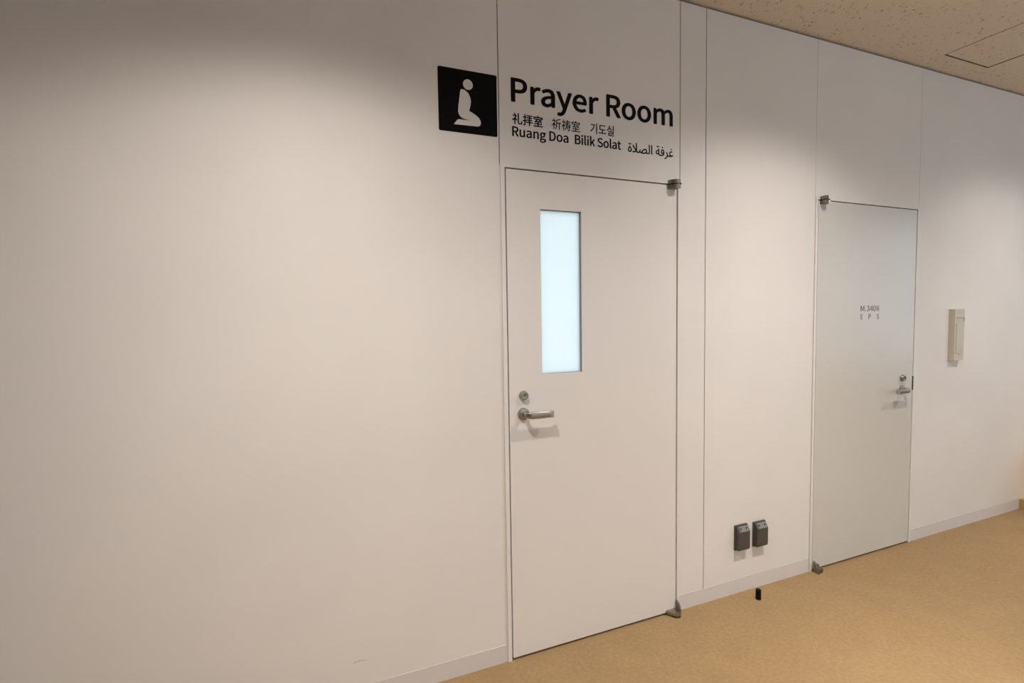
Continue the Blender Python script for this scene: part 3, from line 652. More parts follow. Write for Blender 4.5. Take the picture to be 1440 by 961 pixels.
"4410,-53 4326,-53 4246,-51 4170,-49 4100,-45 4034,-40 3973,-34 3916,-27 3863,-19 3813,-10 3768,0 3725,11 3687,24 3652,37 3620,52 3591,67 3565,84 3541,102 3521,122 3503,142 3487,164 3474,187 3462,211 3452,237 3444,264 3512,287 3487,242 3461,201 3435,165 3408,133 3380,105 3352,82 3323,62 3294,44 3264,30 3234,18 3204,8 3173,1 3141,-3 3109,-8 3077,-11 3044,-13 3010,-14 2976,-15 3005,228 3039,229 3070,232 3100,236 3127,241 3152,249 3176,258 3197,269 3218,282 3237,297 3254,314 3270,334 3285,356 3299,380 3313,406 3326,435 3338,466 3350,500 3361,536 3372,575 3383,617 3395,662 3407,710 3419,761 3432,815 3648,759 3643,736 3637,714 3631,692 3626,670 3621,649 3616,628 3611,608 3607,589 3603,570 3599,553 3596,536 3594,520 3591,505 3590,492 3588,479 3587,467 3586,457 3586,448 3587,424 3590,403 3594,382 3601,363 3609,344 3619,328 3631,312 3647,297 3666,283 3689,270 3714,258 3743,247 3776,238 3814,229 3856,221 3902,214 3953,208 4009,203 4069,199 4136,196 4209,193 4288,191 4373,190 4464,190 4528,190 4589,192 4649,196 4706,200 4761,206 4813,213 4863,222 4911,232 4955,243 4997,256 5036,270 5073,286 5106,303 5137,321 5166,340 5191,361 5214,383 5234,406 5251,430 5265,456 5276,482 5284,510 5289,539 5290,569 5290,591 5287,612 5282,634 5276,655 5268,677 5258,698 5246,719 5232,738 5216,757 5199,774 5179,791 5157,806 5133,820 5107,831 5078,840 5046,846 5013,849 4976,851 4929,849 4882,842 4834,832 4787,818 4740,799 4693,777 4647,751 4601,723 4556,693 4512,661 4469,627 4426,591 4385,554 4346,517 4308,479 4271,441 4236,403 4203,365 4171,327 4142,291 4115,256 4089,224 4066,192 4046,163 3788,172 3820,223 3855,275 3892,328 3931,381 3972,434 4015,488 4059,541 4105,593 4153,643 4202,692 4253,740 4305,787 4358,831 4413,873 4468,911 4524,947 4581,980 4638,1009 4697,1035 4756,1056 4815,1073 4874,1084 4934,1091 4994,1094 5047,1092 5098,1086 5146,1077 5191,1064 5234,1047 5274,1027 5312,1003 5346,977 5378,949 5407,918 5432,884 5455,848 5474,809 5490,769 5503,728 5512,684 5517,639 5519,593 5516,535 5507,479 5493,425 5473,372 5448,321 5416,271 5378,224 5333,180 5279,139 5218,101 5148,67 5071,36 4985,8 4890,-14 4784,-31 4669,-43 4545,-51",
"5788,-15 5815,228 5869,229 5916,232 5959,236 5996,243 6027,251 6052,261 6073,273 6091,288 6106,306 6117,327 6126,350 6131,376 6134,406 6136,439 6137,476 6137,516 6137,560 6135,608 6079,2116 6319,2116 6378,634 6380,583 6380,533 6379,486 6376,441 6373,397 6368,356 6361,316 6352,279 6340,244 6326,211 6310,180 6291,151 6269,125 6244,100 6215,79 6183,59 6148,42 6110,27 6068,14 6021,4 5970,-4 5914,-10 5853,-14",
"6832,0 6772,2116 7012,2116 7072,0",
"9475,-15 9423,-14 9373,-10 9325,-3 9278,6 9234,17 9192,31 9153,48 9116,69 9082,93 9051,121 9022,153 8997,188 8974,228 8955,272 8940,321 8928,375 8920,434 8915,498 8868,1529 9108,1529 9155,551 9159,507 9165,466 9172,429 9182,396 9193,367 9206,342 9220,320 9237,301 9256,285 9276,271 9299,259 9323,250 9349,244 9377,238 9406,234 9437,231 9470,229 9505,228 9525,227 9543,224 9559,220 9573,213 9585,205 9595,194 9604,182 9611,170 9617,157 9620,143 9623,128 9624,113 9622,97 9619,82 9613,67 9605,53 9595,39 9582,25 9568,13 9552,3 9535,-5 9516,-10 9496,-14",
"9028,311 8972,295 8916,282 8861,271 8807,264 8752,259 8699,258 8646,259 8595,263 8546,270 8499,279 8453,291 8408,305 8366,322 8327,342 8291,363 8258,388 8228,414 8201,443 8177,474 8158,507 8143,543 8132,580 8126,619 8124,661 8126,702 8131,742 8140,782 8152,820 8168,858 8188,895 8210,931 8235,966 8263,999 8294,1031 8327,1061 8362,1091 8401,1119 8441,1145 8483,1170 8526,1193 8572,1214 8620,1234 8670,1253 8720,1269 8772,1283 8825,1295 8878,1305 8933,1313 8975,1064 8926,1061 8880,1057 8835,1051 8792,1044 8751,1035 8712,1024 8675,1012 8640,999 8607,985 8576,970 8547,954 8520,937 8494,919 8471,900 8450,881 8431,861 8414,841 8400,821 8387,800 8376,780 8368,759 8363,739 8359,719 8358,699 8359,678 8363,659 8370,640 8379,623 8391,607 8405,593 8422,579 8440,567 8460,556 8481,546 8503,537 8527,529 8552,522 8578,516 8605,511 8632,507 8661,504 8690,502 8719,501 8749,501 8777,502 8806,503 8834,505 8862,508 8889,512 8915,516 8939,521 8962,527 8984,533 9004,539",
"8966,1870 8945,1871 8926,1875 8908,1881 8891,1889 8875,1900 8860,1913 8847,1928 8837,1944 8828,1960 8822,1978 8819,1996 8817,2015 8819,2035 8822,2053 8828,2071 8837,2088 8847,2104 8860,2119 8875,2133 8891,2144 8908,2152 8926,2159 8945,2162 8966,2164 8985,2162 9003,2159 9021,2152 9037,2144 9053,2133 9068,2119 9081,2104 9092,2088 9100,2071 9106,2053 9110,2035 9111,2015 9110,1996 9106,1978 9100,1960 9092,1944 9081,1928 9068,1913 9053,1900 9037,1889 9021,1881 9003,1875 8985,1871",
"8560,1870 8539,1871 8520,1875 8502,1881 8485,1889 8469,1900 8454,1913 8441,1928 8430,1944 8422,1960 8416,1978 8413,1996 8411,2015 8413,2035 8416,2053 8422,2071 8430,2088 8441,2104 8454,2119 8469,2133 8485,2144 8502,2152 8520,2159 8539,2162 8560,2164 8579,2162 8597,2159 8615,2152 8631,2144 8647,2133 8662,2119 8675,2104 8686,2088 8694,2071 8700,2053 8704,2035 8705,2015 8704,1996 8700,1978 8694,1960 8686,1944 8675,1928 8662,1913 8647,1900 8631,1889 8615,1881 8597,1875 8579,1871",
"9475,-15 9505,228 9530,228 9556,228 9583,229 9611,229 9640,229 9670,230 9700,230 9730,231 9761,232 9791,232 9822,233 9853,234 9884,235 9914,237 9943,239 9972,241 10000,244 10027,247 10053,251 10077,255 10100,259 10122,264 10142,270 10160,276 10194,289 10226,303 10255,319 10281,336 10305,353 10326,372 10345,392 10362,415 10377,439 10390,466 10401,495 10410,526 10418,560 10424,596 10429,636 10433,679 10435,725 10436,774 10435,815 10432,855 10428,894 10421,932 10413,969 10403,1005 10391,1039 10378,1071 10364,1101 10348,1129 10330,1154 10311,1177 10291,1197 10269,1213 10246,1226 10222,1235 10196,1240 10169,1242 10147,1240 10125,1236 10104,1229 10084,1219 10065,1206 10046,1190 10028,1172 10012,1152 9997,1131 9983,1108 9971,1084 9960,1058 9950,1031 9943,1005 9937,978 9932,951 9930,925 9929,898 9930,878 9932,859 9935,840 9940,823 9946,807 9954,791 9963,777 9975,764 9988,752 10003,741 10020,731 10039,722 10059,714 10082,708 10107,703 10133,699 10162,697 10193,697 10221,697 10250,698 10279,701 10308,704 10337,709 10366,714 10394,721 10422,727 10447,735 10471,743 10494,752 10516,762 10528,554 10511,544 10495,534 10477,525 10459,516 10440,508 10421,501 10401,494 10381,488 10360,483 10339,478 10318,475 10296,471 10275,469 10253,466 10231,465 10209,463 10188,463 10166,462 10117,464 10070,468 10026,475 9985,484 9946,496 9910,511 9876,529 9845,548 9817,569 9792,592 9769,617 9750,645 9733,673 9719,704 9708,735 9701,768 9696,803 9695,839 9696,876 9699,914 9704,952 9711,990 9719,1028 9730,1066 9743,1103 9757,1139 9773,1175 9791,1209 9810,1242 9831,1274 9854,1305 9877,1334 9903,1360 9930,1384 9958,1407 9988,1427 10019,1445 10052,1459 10085,1470 10120,1478 10156,1483 10193,1485 10244,1482 10293,1473 10339,1459 10382,1439 10421,1413 10458,1381 10492,1345 10522,1305 10550,1261 10574,1215 10596,1164 10615,1110 10631,1054 10644,996 10654,938 10661,878 10665,817 10667,756 10665,683 10658,615 10648,549 10633,488 10614,430 10591,375 10563,323 10530,275 10491,229 10447,187 10397,148 10341,113 10317,100 10292,88 10266,77 10237,67 10208,58 10176,49 10144,41 10110,33 10076,26 10040,20 10003,14 9966,9 9928,4 9889,0 9849,-3 9809,-6 9769,-9 9727,-10 9686,-12 9644,-13 9602,-14 9560,-14 9518,-15",
"10136,1790 10116,1791 10097,1795 10079,1801 10062,1809 10046,1820 10031,1833 10018,1848 10007,1864 9999,1880 9993,1898 9989,1916 9988,1935 9989,1955 9993,1973 9999,1991 10007,2008 10018,2024 10031,2039 10046,2053 10062,2064 10079,2072 10097,2079 10116,2082 10136,2084 10156,2082 10174,2079 10192,2072 10208,2064 10224,2053 10239,2039 10252,2024 10262,2008 10271,1991 10277,1973 10280,1955 10282,1935 10280,1916 10277,1898 10271,1880 10262,1864 10252,1848 10239,1833 10224,1820 10208,1809 10192,1801 10174,1795 10156,1791",
"10812,-688 10726,-462 10796,-438 10862,-413 10924,-386 10982,-358 11036,-329 11086,-299 11133,-268 11175,-237 11215,-205 11252,-172 11285,-138 11314,-104 11341,-69 11365,-34 11387,1 11405,37 11421,72 11435,108 11445,144 11454,179 11461,215 11466,249 11469,283 11470,317 11468,366 11463,414 11454,463 11442,513 11426,562 11406,612 11385,661 11362,710 11339,758 11315,804 11291,850 11266,895 11482,1005 11500,970 11518,936 11535,902 11551,868 11567,834 11581,800 11595,767 11609,734 11622,702 11635,671 11647,641 11658,611 11669,581 11679,553 11688,525 11697,498 11705,472 11713,448 11728,407 11744,372 11761,340 11780,314 11800,292 11821,274 11845,260 11871,249 11900,240 11932,233 11966,229 12004,228 12023,227 12041,224 12057,220 12071,213 12084,205 12094,194 12103,182 12110,170 12115,157 12119,143 12121,128 12122,113 12121,97 12118,82 12112,67 12104,53 12093,39 12081,25 12066,13 12050,3 12033,-5 12015,-10 11995,-14 11974,-15 11932,-14 11892,-10 11856,-3 11822,6 11791,17 11762,31 11736,47 11712,65 11691,84 11671,106 11654,128 11639,153 11626,178 11614,204 11604,230 11596,257 11588,284 11583,311 11678,258 11675,194 11668,131 11656,71 11639,12 11617,-44 11590,-99 11560,-152 11526,-202 11490,-250 11452,-296 11410,-340 11366,-381 11321,-420 11274,-456 11227,-490 11179,-522 11131,-551 11082,-578 11033,-602 10986,-624 10940,-644 10896,-661 10853,-676",
"11974,-15 12004,228 12063,228 12119,229 12169,229 12215,230 12256,230 12293,231 12325,232 12355,233 12381,235 12404,236 12425,237 12442,239 12457,240 12471,241 12482,242 12492,243 12501,243 12507,243 12489,254 12470,267 12450,281 12428,298 12406,316 12383,336 12360,359 12337,383 12316,409 12296,437 12277,467 12258,499 12242,534 12229,570 12218,608 12211,648 12207,691 12205,735 12207,790 12214,843 12225,894 12240,942 12260,988 12284,1031 12311,1072 12343,1110 12377,1145 12415,1176 12456,1205 12500,1230 12547,1252 12596,1270 12648,1283 12702,1293 12757,1299 12816,1301 12839,1301 12862,1300 12886,1298 12910,1296 12935,1293 12961,1289 12986,1285 13012,1280 13036,1274 13061,1268 13085,1261 13109,1254 13059,1025 13039,1030 13019,1035 12998,1039 12977,1043 12956,1046 12934,1049 12913,1052 12892,1054 12872,1056 12853,1057 12834,1058 12816,1058 12781,1057 12747,1054 12715,1048 12684,1040 12654,1030 12626,1018 12599,1004 12575,988 12552,970 12531,951 12512,930 12496,907 12481,882 12469,856 12460,828 12453,799 12449,768 12448,735 12449,710 12452,685 12456,661 12463,638 12471,616 12481,594 12492,573 12505,553 12519,534 12533,515 12549,497 12567,480 12585,464 12604,449 12623,434 12643,421 12664,409 12685,397 12707,387 12729,377 12750,368 12772,360 12793,353 12814,347 12835,341 12855,337 12875,334 12893,332 12911,332 12928,332 12940,336 12951,340 12962,343 12973,346 12983,350 12993,353 13004,356 13014,359 13025,363 13036,367 13048,371 13060,375 13073,380 13087,385 13102,391 13117,397 13134,404 13152,412 13171,420 13192,429 13215,439 13239,450 13265,462 13293,474 13376,258 13309,232 13243,206 13175,182 13108,159 13040,137 12971,116 12902,96 12830,77 12756,60 12681,45 12603,31 12524,19 12441,9 12355,0 12265,-6 12172,-11 12075,-14",
"12759,1606 12739,1608 12720,1611 12702,1617 12685,1626 12669,1636 12654,1649 12641,1664 12630,1680 12622,1696 12616,1714 12612,1732 12611,1752 12612,1771 12616,1790 12622,1807 12630,1824 12641,1840 12654,1855 12669,1869 12685,1880 12702,1889 12720,1895 12739,1899 12759,1900 12779,1899 12797,1895 12815,1889 12831,1880 12847,1869 12862,1855 12875,1840 12885,1824 12894,1807 12900,1790 12903,1771 12905,1752 12903,1732 12900,1714 12894,1696 12885,1680 12875,1664 12862,1649 12847,1636 12831,1626 12815,1617 12797,1611 12779,1608"
],
"m": [
"35,0 64,0 64,142 64,167 62,193 60,218 62,218 82,159 131,26 153,26 201,159 222,218 223,218 221,193 220,167 219,142 219,0 249,0 249,257 210,257 161,119 155,102 149,84 143,66 142,66 136,84 130,102 123,119 74,257 35,257",
"333,-5 345,-1 353,7 356,20 353,32 345,41 333,44 321,41 313,32 310,20 313,7 321,-1",
"474,-5 516,4 545,29 556,69 549,100 530,121 502,134 502,136 526,149 542,169 548,197 538,232 511,254 473,261 445,257 422,246 401,231 418,210 434,223 452,232 472,235 495,230 510,216 515,195 508,170 486,152 444,146 444,121 491,115 516,97 524,70 517,44 499,28 472,22 446,26 425,37 408,51 392,31 412,13 438,0",
"695,0 725,0 725,71 759,71 759,96 725,96 725,257 690,257 583,92 583,71 695,71",
"695,96 616,96 675,184 682,197 689,209 695,222 697,222 696,207 695,190 695,175",
"868,-5 910,10 938,55 947,129 938,203 910,247 868,261 825,247 798,203 788,129 798,55 825,10",
"868,21 842,33 825,68 819,129 825,190 842,225 868,236 893,225 910,190 917,129 910,68 893,33",
"1070,-5 1107,6 1134,35 1144,79 1135,124 1110,150 1072,159 1052,156 1032,145 1014,129 1024,191 1048,225 1081,235 1096,233 1110,226 1121,215 1139,235 1123,249 1103,258 1079,261 1032,248 998,203 984,123 996,52 1026,10",
"1015,103 1033,122 1050,132 1067,136 1093,129 1108,109 1113,79 1108,48 1092,28 1070,21 1042,30 1024,58"
],
"e": [
"35,0 187,0 187,28 68,28 68,121 165,121 165,149 68,149 68,229 183,229 183,257 35,257"
],
"p": [
"35,0 68,0 68,102 110,102 160,111 192,137 204,181 192,226 159,250 109,257 35,257",
"68,129 68,230 104,230 142,226 165,211 172,181 165,151 143,134 106,129"
],
"s": [
"106,-5 153,5 183,31 194,68 187,100 168,122 141,137 104,153 84,162 68,175 62,196 68,215 84,228 110,233 132,230 151,222 168,209 185,230 164,246 139,257 110,261 68,252 39,228 29,193 37,162 57,141 81,127 118,111 140,101 155,87 161,65 154,44 136,29 107,24 81,28 57,39 36,56 17,33 42,13 72,0"
]
}

def text_curves(key):
    return [[tuple(map(int, q.split(','))) for q in s.split(' ')] for s in GLYPHS[key]]

def print_text(name, key, mat, parent, x0, x1, zb, zt, ref, off=0.0, y=-0.0006, th=0.0005, fat=0.0, split=False):
    """ref: (ymin, ymax) of the outline that map to zb and zt."""
    sp = text_curves(key)
    xs = [p[0] for s in sp for p in s]
    a, b_ = min(xs), max(xs)
    sx = (x1-x0)/(b_-a); sz = (zt-zb)/(ref[1]-ref[0])
    def area(s): return sum(s[i][0]*s[(i+1) % len(s)][1]-s[(i+1) % len(s)][0]*s[i][1] for i in range(len(s)))
    if split:      # overlapping strokes: fill each outer contour on its own, with the holes inside it
        outers = [s for s in sp if area(s) < 0]; groups = []
        for s in outers:
            bx = (min(p[0] for p in s), max(p[0] for p in s), min(p[1] for p in s), max(p[1] for p in s))
            groups.append([s] + [q for q in sp if area(q) > 0 and min(p[0] for p in q) > bx[0] and max(p[0] for p in q) < bx[1] and min(p[1] for p in q) > bx[2] and max(p[1] for p in q) < bx[3]])
    else: groups = [sp]
    bm_all = bmesh.new()
    for gi, grp in enumerate(groups):
        cu = bpy.data.curves.new(name, 'CURVE'); cu.dimensions = '2D'; cu.fill_mode = 'BOTH'
        for s in grp:
            p = cu.splines.new('POLY'); p.points.add(len(s)-1)
            for q, (u, v) in zip(p.points, s):
                q.co = ((u-a)*sx, (v-ref[0])*sz, 0, 1)
            p.use_cyclic_u = True
        cu.extrude = th/2
        tmp = bpy.data.objects.new(name, cu); C.objects.link(tmp)
        dg = bpy.context.evaluated_depsgraph_get()
        m_ = bpy.data.meshes.new_from_object(tmp.evaluated_get(dg))
        m_.transform(Matrix.Translation((0, 0, 0.000004*gi)))
        bm_all.from_mesh(m_)
        bpy.data.meshes.remove(m_); bpy.data.objects.remove(tmp); bpy.data.curves.remove(cu)
    me = bpy.data.meshes.new(name); bm_all.to_mesh(me); bm_all.free()
    me.transform(Matrix(((1, 0, 0, x0), (0, 0, -1, y), (0, 1, 0, zb), (0, 0, 0, 1))))
    if fat:
        bm = bmesh.new()
        ring = [(fat*math.cos(math.pi*i/4), fat*0.75*math.sin(math.pi*i/4)) for i in range(8)] + [(0.0, 0.0)]
        for k, (du, dv) in enumerate(ring):
            m2_ = me.copy(); m2_.transform(Matrix.Translation((du, -0.00001*k, dv)))
            bm.from_mesh(m2_); bpy.data.meshes.remove(m2_)
        bm.to_mesh(me); bm.free()
    me.materials.clear(); me.materials.append(mat)
    me.name = name
    o = bpy.data.objects.new(name, me); C.objects.link(o)
    if parent is not None:
        o.parent = parent
        off_ = Vector((0, 0, 0)); r = parent
        while r is not None: off_ += r.location; r = r.parent
        o.location = -off_
    return o

letters = thing('wall_lettering', 'black Prayer Room lettering in several languages above the windowed door', 'lettering', (1.24, 0.0, 2.24))
YL = -0.0007
print_text('english_heading', 'prayer', M_LETTER, letters, 0.829, 1.650, 2.377, 2.469, (0, 257), 0.0, YL, fat=0.0033)
print_text('japanese_line', 'kj', M_LETTER, letters, 0.831, 0.969, 2.286, 2.331, (-28, 298), 0.0, YL, fat=0.0010)
print_text('chinese_line', 'kc', M_LETTER, letters, 1.013, 1.150, 2.287, 2.333, (-28, 298), 0.0, YL, fat=0.0003)
print_text('korean_line', 'ko', M_LETTER, letters, 1.202, 1.324, 2.291, 2.336, (-27, 290), 0.0, YL, fat=0.0005)
print_text('indonesian_line', 'ruang', M_LETTER, letters, 0.830, 1.091, 2.237, 2.275, (0, 257), 0.0, YL, fat=0.0012)
print_text('malay_line', 'bilik', M_LETTER, letters, 1.125, 1.361, 2.237, 2.275, (0, 257), 0.0, YL, fat=0.0012)
print_text('arabic_line', 'arab', M_LETTER, letters, 1.400, 1.656, 2.219, 2.276, (-690, 2165), 0.0, YL, fat=0.0007, split=True)

print_text('number_line', 'm', M_GREYTXT, d2, 3.025, 3.194, 1.485, 1.517, (0, 257), 0.0, YD-0.0005, fat=0.0004)
print_text('letter', 'e', M_GREYTXT, d2, 3.027, 3.044, 1.438, 1.467, (0, 257), 0.0, YD-0.0005, fat=0.0006)
print_text('letter', 'p', M_GREYTXT, d2, 3.098, 3.117, 1.438, 1.467, (0, 257), 0.0, YD-0.0005, fat=0.0006)
print_text('letter', 's', M_GREYTXT, d2, 3.172, 3.193, 1.438, 1.467, (0, 257), 0.0, YD-0.0005, fat=0.0006)

# ------------------------------------------------------------------ pictogram sign
sign = thing('pictogram_sign', 'square black sign with a pale kneeling figure left of the lettering', 'sign', (0.6415, 0.0, 2.223))
def rrect(x0, x1, z0, z1, r, n=5):
    pts = []
    for cx, cz, a0 in ((x1-r, z0+r, -90), (x1-r, z1-r, 0), (x0+r, z1-r, 90), (x0+r, z0+r, 180)):
        for i in range(n+1):
            a = math.radians(a0+90*i/n)
            pts.append((cx+r*math.cos(a), cz+r*math.sin(a)))
    return pts
part('sign_plate', M_BLACK, sign, lambda bm: add_prism(bm, rrect(0.520, 0.7635, 2.223, 2.4665, 0.006), -0.0015, 0.0))
FIG = [(0.6117, 2.3899), (0.6180, 2.3913), (0.6268, 2.3898), (0.6359, 2.3844), (0.6446, 2.3756), (0.6498, 2.3640), (0.6524, 2.3506), (0.6510, 2.3342), (0.6472, 2.3199), (0.6442, 2.3113), (0.6530, 2.3075), (0.6643, 2.3022), (0.6761, 2.2955), (0.6859, 2.2873), (0.6917, 2.2773), (0.6930, 2.2682), (0.6899, 2.2603), (0.6848, 2.2559), (0.6782, 2.2545), (0.6643, 2.2542), (0.6346, 2.2535), (0.6101, 2.2530), (0.5811, 2.2523), (0.5876, 2.2622), (0.5970, 2.2726), (0.6057, 2.2742), (0.6203, 2.2740), (0.6350, 2.2740), (0.6484, 2.2752), (0.6326, 2.2765), (0.6180, 2.2792), (0.6079, 2.2845), (0.6013, 2.2937), (0.5985, 2.3042), (0.6003, 2.3227), (0.6035, 2.3459), (0.6069, 2.3691), (0.6092, 2.3841)]
fig = part('kneeling_figure', M_PICTO, sign, lambda bm: add_prism(bm, FIG, -0.0021, -0.0014))
part('figure_head', M_PICTO, fig, lambda bm: add_lathe(bm, [(0.0202, 0), (0.0202, -0.0007)], (0.6415, -0.0014, 2.4125), 'y', 40))

# ------------------------------------------------------------------ grey outlet covers low on the wall
def outlet(x0, z0, label):
    w, hgt, dp = 0.084, 0.132, 0.030
    t = thing('outlet_cover', label, 'outlet', (x0+w/2, 0.0, z0), 'grey outlet covers between the doors')
    part('back_plate', M_OUT, t, lambda bm: add_box(bm, x0, x0+w, -0.010, 0.0, z0, z0+hgt), 0.003, 2)
    # side profile (y, z): box with a slanted top
    pr = [(-0.009, z0+0.003), (-dp+0.004, z0+0.003), (-dp, z0+0.014), (-dp, z0+hgt-0.032), (-0.013, z0+hgt-0.004), (-0.009, z0+hgt-0.004)]
    b_ = part('cover_body', M_OUT, t, lambda bm: add_prism(bm, pr, x0+0.004, x0+w-0.003, 'x'), 0.0025, 2)
    # light slanted plate with two screw holes
    a = Vector((-dp, z0+hgt-0.032)); c = Vector((-0.013, z0+hgt-0.004)); dv = (c-a); nv = Vector((-dv.y, dv.x)).normalized()
    if nv.y < 0: nv = -nv
    q = [a+dv*0.06, a+dv*0.97, a+dv*0.97+nv*0.0012, a+dv*0.06+nv*0.0012]
    tp = part('top_plate', M_OUTTOP, t, lambda bm: add_prism(bm, [(p.x, p.y) for p in q], x0+0.017, x0+w-0.007, 'x'), 0.0004, 1)
    tp['label'] = 'mid grey slanted top plate'
    for fx in (0.30, 0.76):
        def hole(bm):
            ctr = a+dv*0.55+nv*0.0009
            pts = []
            for k in (0.0, 0.0011):
                pts.append([bm.verts.new((x0+w*fx+0.0055*math.cos(2*math.pi*i/16), *(ctr+dv.normalized()*0.0045*math.sin(2*math.pi*i/16)+nv*k))) for i in range(16)])
            bm.faces.new(pts[0][::-1]); bm.faces.new(pts[1])
            for i in range(16): bm.faces.new((pts[0][i], pts[0][(i+1) % 16], pts[1][(i+1) % 16], pts[1][i]))
        part('screw', M_DARK, tp, hole)
    return t
outlet(2.062, 0.240, 'left one of the two dark grey outlet covers low on the wall')
outlet(2.192, 0.236, 'right one of the two dark grey outlet covers low on the wall')

# ------------------------------------------------------------------ black rubber door stop on the floor
ds = thing('door_stopper', 'small black rubber cylinder standing on the tan floor below the outlets', 'door stop', (2.144, -0.086, 0))
part('rubber_post', M_RUBBER, ds, lambda bm: add_lathe(bm, [(0.0130, 0), (0.0135, 0.002), (0.0130, 0.006), (0.0130, 0.047), (0.0115, 0.051), (0.006, 0.052)], (2.144, -0.086, 0), 'z', 28), smooth=True)
part('foot_ring', M_STEELD, ds, lambda bm: add_lathe(bm, [(0.0145, 0), (0.0145, 0.0012)], (2.144, -0.086, 0), 'z', 28))

# ------------------------------------------------------------------ beige wall unit right of door 2
wx, wz = 3.905, 1.152
wu = thing('wall_unit', 'slim beige plastic wall unit with a slot and round button right of the far door', 'wall unit', (wx+0.06, 0.0, wz))
W_, H_, D_ = 0.125, 0.335, 0.028
part('case', M_BEIGE, wu, lambda bm: add_prism(bm, [(wx, 0.0), (wx+0.004, -0.014), (wx+0.013, -D_), (wx+W_-0.006, -D_), (wx+W_, -0.014), (wx+W_, 0.0)], wz, wz+H_, 'z'), 0.003, 2)
fr = part('front_cover', M_BEIGE2, wu, lambda bm: add_box(bm, wx+0.030, wx+W_-0.012, -D_-0.0025, -D_+0.001, wz+0.045, wz+H_-0.092), 0.0012, 2)
part('label_recess', M_BEIGE, wu, lambda bm: add_box(bm, wx+0.030, wx+W_-0.012, -D_-0.0008, -D_+0.001, wz+H_-0.078, wz+H_-0.055), 0.0005, 1)
sl = part('slot', M_SEAM, wu, lambda bm: (add_box(bm, wx+0.030, wx+W_-0.010, -D_-0.0035, -D_+0.001, wz+H_-0.058, wz+H_-0.0525), add_box(bm, wx+W_-0.016, wx+W_-0.010, -D_-0.0035, -D_+0.001, wz+H_-0.080, wz+H_-0.058)))
part('round_button', M_BEIGE2, wu, lambda bm: add_lathe(bm, [(0.0165, 0), (0.0165, -0.002), (0.0150, -0.0036), (0.0120, -0.0036), (0.0110, -0.0022), (0.004, -0.0020)], (wx+0.066, -D_, wz+0.054), 'y', 28), smooth=True)

# ------------------------------------------------------------------ yellow object at the right edge
yb = thing('yellow_box', 'low yellow box on a tan plinth against the wall at the right edge', 'box', (5.2, -0.12, 0))
part('plinth', M_OLIVE, yb, lambda bm: add_box(bm, 4.858, 5.42, -0.30, -0.002, 0.0, 0.075), 0.004)
part('box_body', M_YEL, yb, lambda bm: add_box(bm, 4.955, 5.40, -0.285, -0.006, 0.0755, 0.40), 0.012, 3)
part('box_lid', M_YEL, yb, lambda bm: add_box(bm, 4.950, 5.407, -0.292, -0.004, 0.4005, 0.425), 0.006, 3)

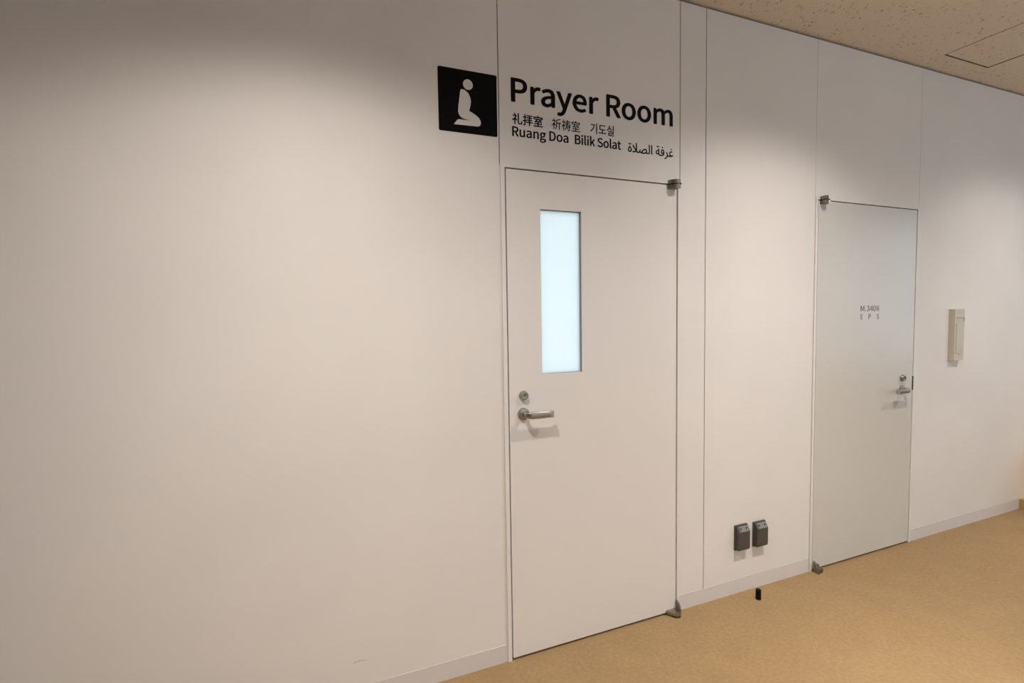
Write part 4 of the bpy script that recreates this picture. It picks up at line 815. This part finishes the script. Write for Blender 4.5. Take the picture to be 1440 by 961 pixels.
# ------------------------------------------------------------------ downlights
DL_WHERE = ['near the door wall, above the blank wall left of the sign', 'near the door wall, above the outlet covers', 'near the door wall, right of the access hatch',
            'near the door wall, by the end window', 'of the added fill row, leftmost', 'of the added fill row, second from the left', 'of the added fill row, third from the left', 'of the added fill row, by the end window']
def downlight(x, y, w, i):
    t = thing('downlight', 'round ceiling downlight ' + DL_WHERE[i], 'light', (x, y, CH), 'ceiling downlights')
    part('trim_ring', M_TRIMW, t, lambda bm: None if False else add_ring(bm, x, y, CH-0.0001, 0.055, 0.075, 0.004))
    part('lamp_disc', M_LENS, t, lambda bm: add_lathe(bm, [(0.050, -0.0035), (0.050, -0.0002)], (x, y, CH), 'z', 32))
    l = bpy.data.lights.new('downlight_beam', 'SPOT')
    l.energy = LAMP_W*w; l.color = LAMP_COL; l.spot_size = LAMP_CUT; l.spot_blend = LAMP_BLEND; l.shadow_soft_size = 0.035
    # photometric distribution of the reflector: intensity follows cos(angle)^n
    l.use_nodes = True; n_ = l.node_tree
    em = n_.nodes.get('Emission') or n_.nodes.new('ShaderNodeEmission')
    tcn = n_.nodes.new('ShaderNodeTexCoord'); sp_ = n_.nodes.new('ShaderNodeSeparateXYZ')
    ab = n_.nodes.new('ShaderNodeMath'); ab.operation = 'ABSOLUTE'
    pw = n_.nodes.new('ShaderNodeMath'); pw.operation = 'POWER'; pw.inputs[1].default_value = LAMP_POW
    ml = n_.nodes.new('ShaderNodeMath'); ml.operation = 'MULTIPLY'; ml.inputs[1].default_value = 2.0**LAMP_POW
    n_.links.new(tcn.outputs['Normal'], sp_.inputs[0]); n_.links.new(sp_.outputs['Z'], ab.inputs[0])
    n_.links.new(ab.outputs[0], pw.inputs[0]); n_.links.new(pw.outputs[0], ml.inputs[0]); n_.links.new(ml.outputs[0], em.inputs['Strength'])
    lo = bpy.data.objects.new('downlight_beam', l); C.objects.link(lo)
    lo.parent = t; lo.location = (0, 0, -0.008)
    return t
def add_ring(bm, x, y, ztop, ri, ro, th, n=40):
    R = []
    for r, z in ((ri, ztop), (ro, ztop), (ro-0.003, ztop-th), (ri+0.002, ztop-th)):
        R.append([bm.verts.new((x+r*math.cos(2*math.pi*i/n), y+r*math.sin(2*math.pi*i/n), z)) for i in range(n)])
    for k in range(4):
        a, b_ = R[k], R[(k+1) % 4]
        for i in range(n): bm.faces.new((a[i], a[(i+1) % n], b_[(i+1) % n], b_[i]))
for i, (x, y, w) in enumerate(LAMPS): downlight(x, y, w, i)

# ------------------------------------------------------------------ the prayer room behind the frosted pane
shell('floor_prayer_room', 'floor of the small room behind the frosted pane', 'floor', M_FLOOR, 0.2, 2.4, 0.10, 2.6, -0.05, 0.0)
shell('ceiling_prayer_room', 'ceiling of the small room behind the frosted pane', 'ceiling', M_TRIMW, 0.2, 2.4, 0.10, 2.6, 2.6, 2.65)
shell('wall_prayer_left', 'left wall of the room behind the frosted pane', 'wall', M_WALL, 0.1, 0.2, 0.10, 2.6, 0.0, 2.6)
shell('wall_prayer_right', 'right wall of the room behind the frosted pane', 'wall', M_WALL, 2.4, 2.5, 0.10, 2.6, 0.0, 2.6)
shell('wall_prayer_back', 'back wall of the room behind the frosted pane', 'wall', M_WALL, 0.1, 2.5, 2.6, 2.7, 0.0, 2.65)
# service shaft behind door 2
shell('wall_service_shaft', 'dark service shaft behind the far door', 'wall', M_DARK, 2.55, 3.65, 0.101, 0.13, 0.0, 2.3)
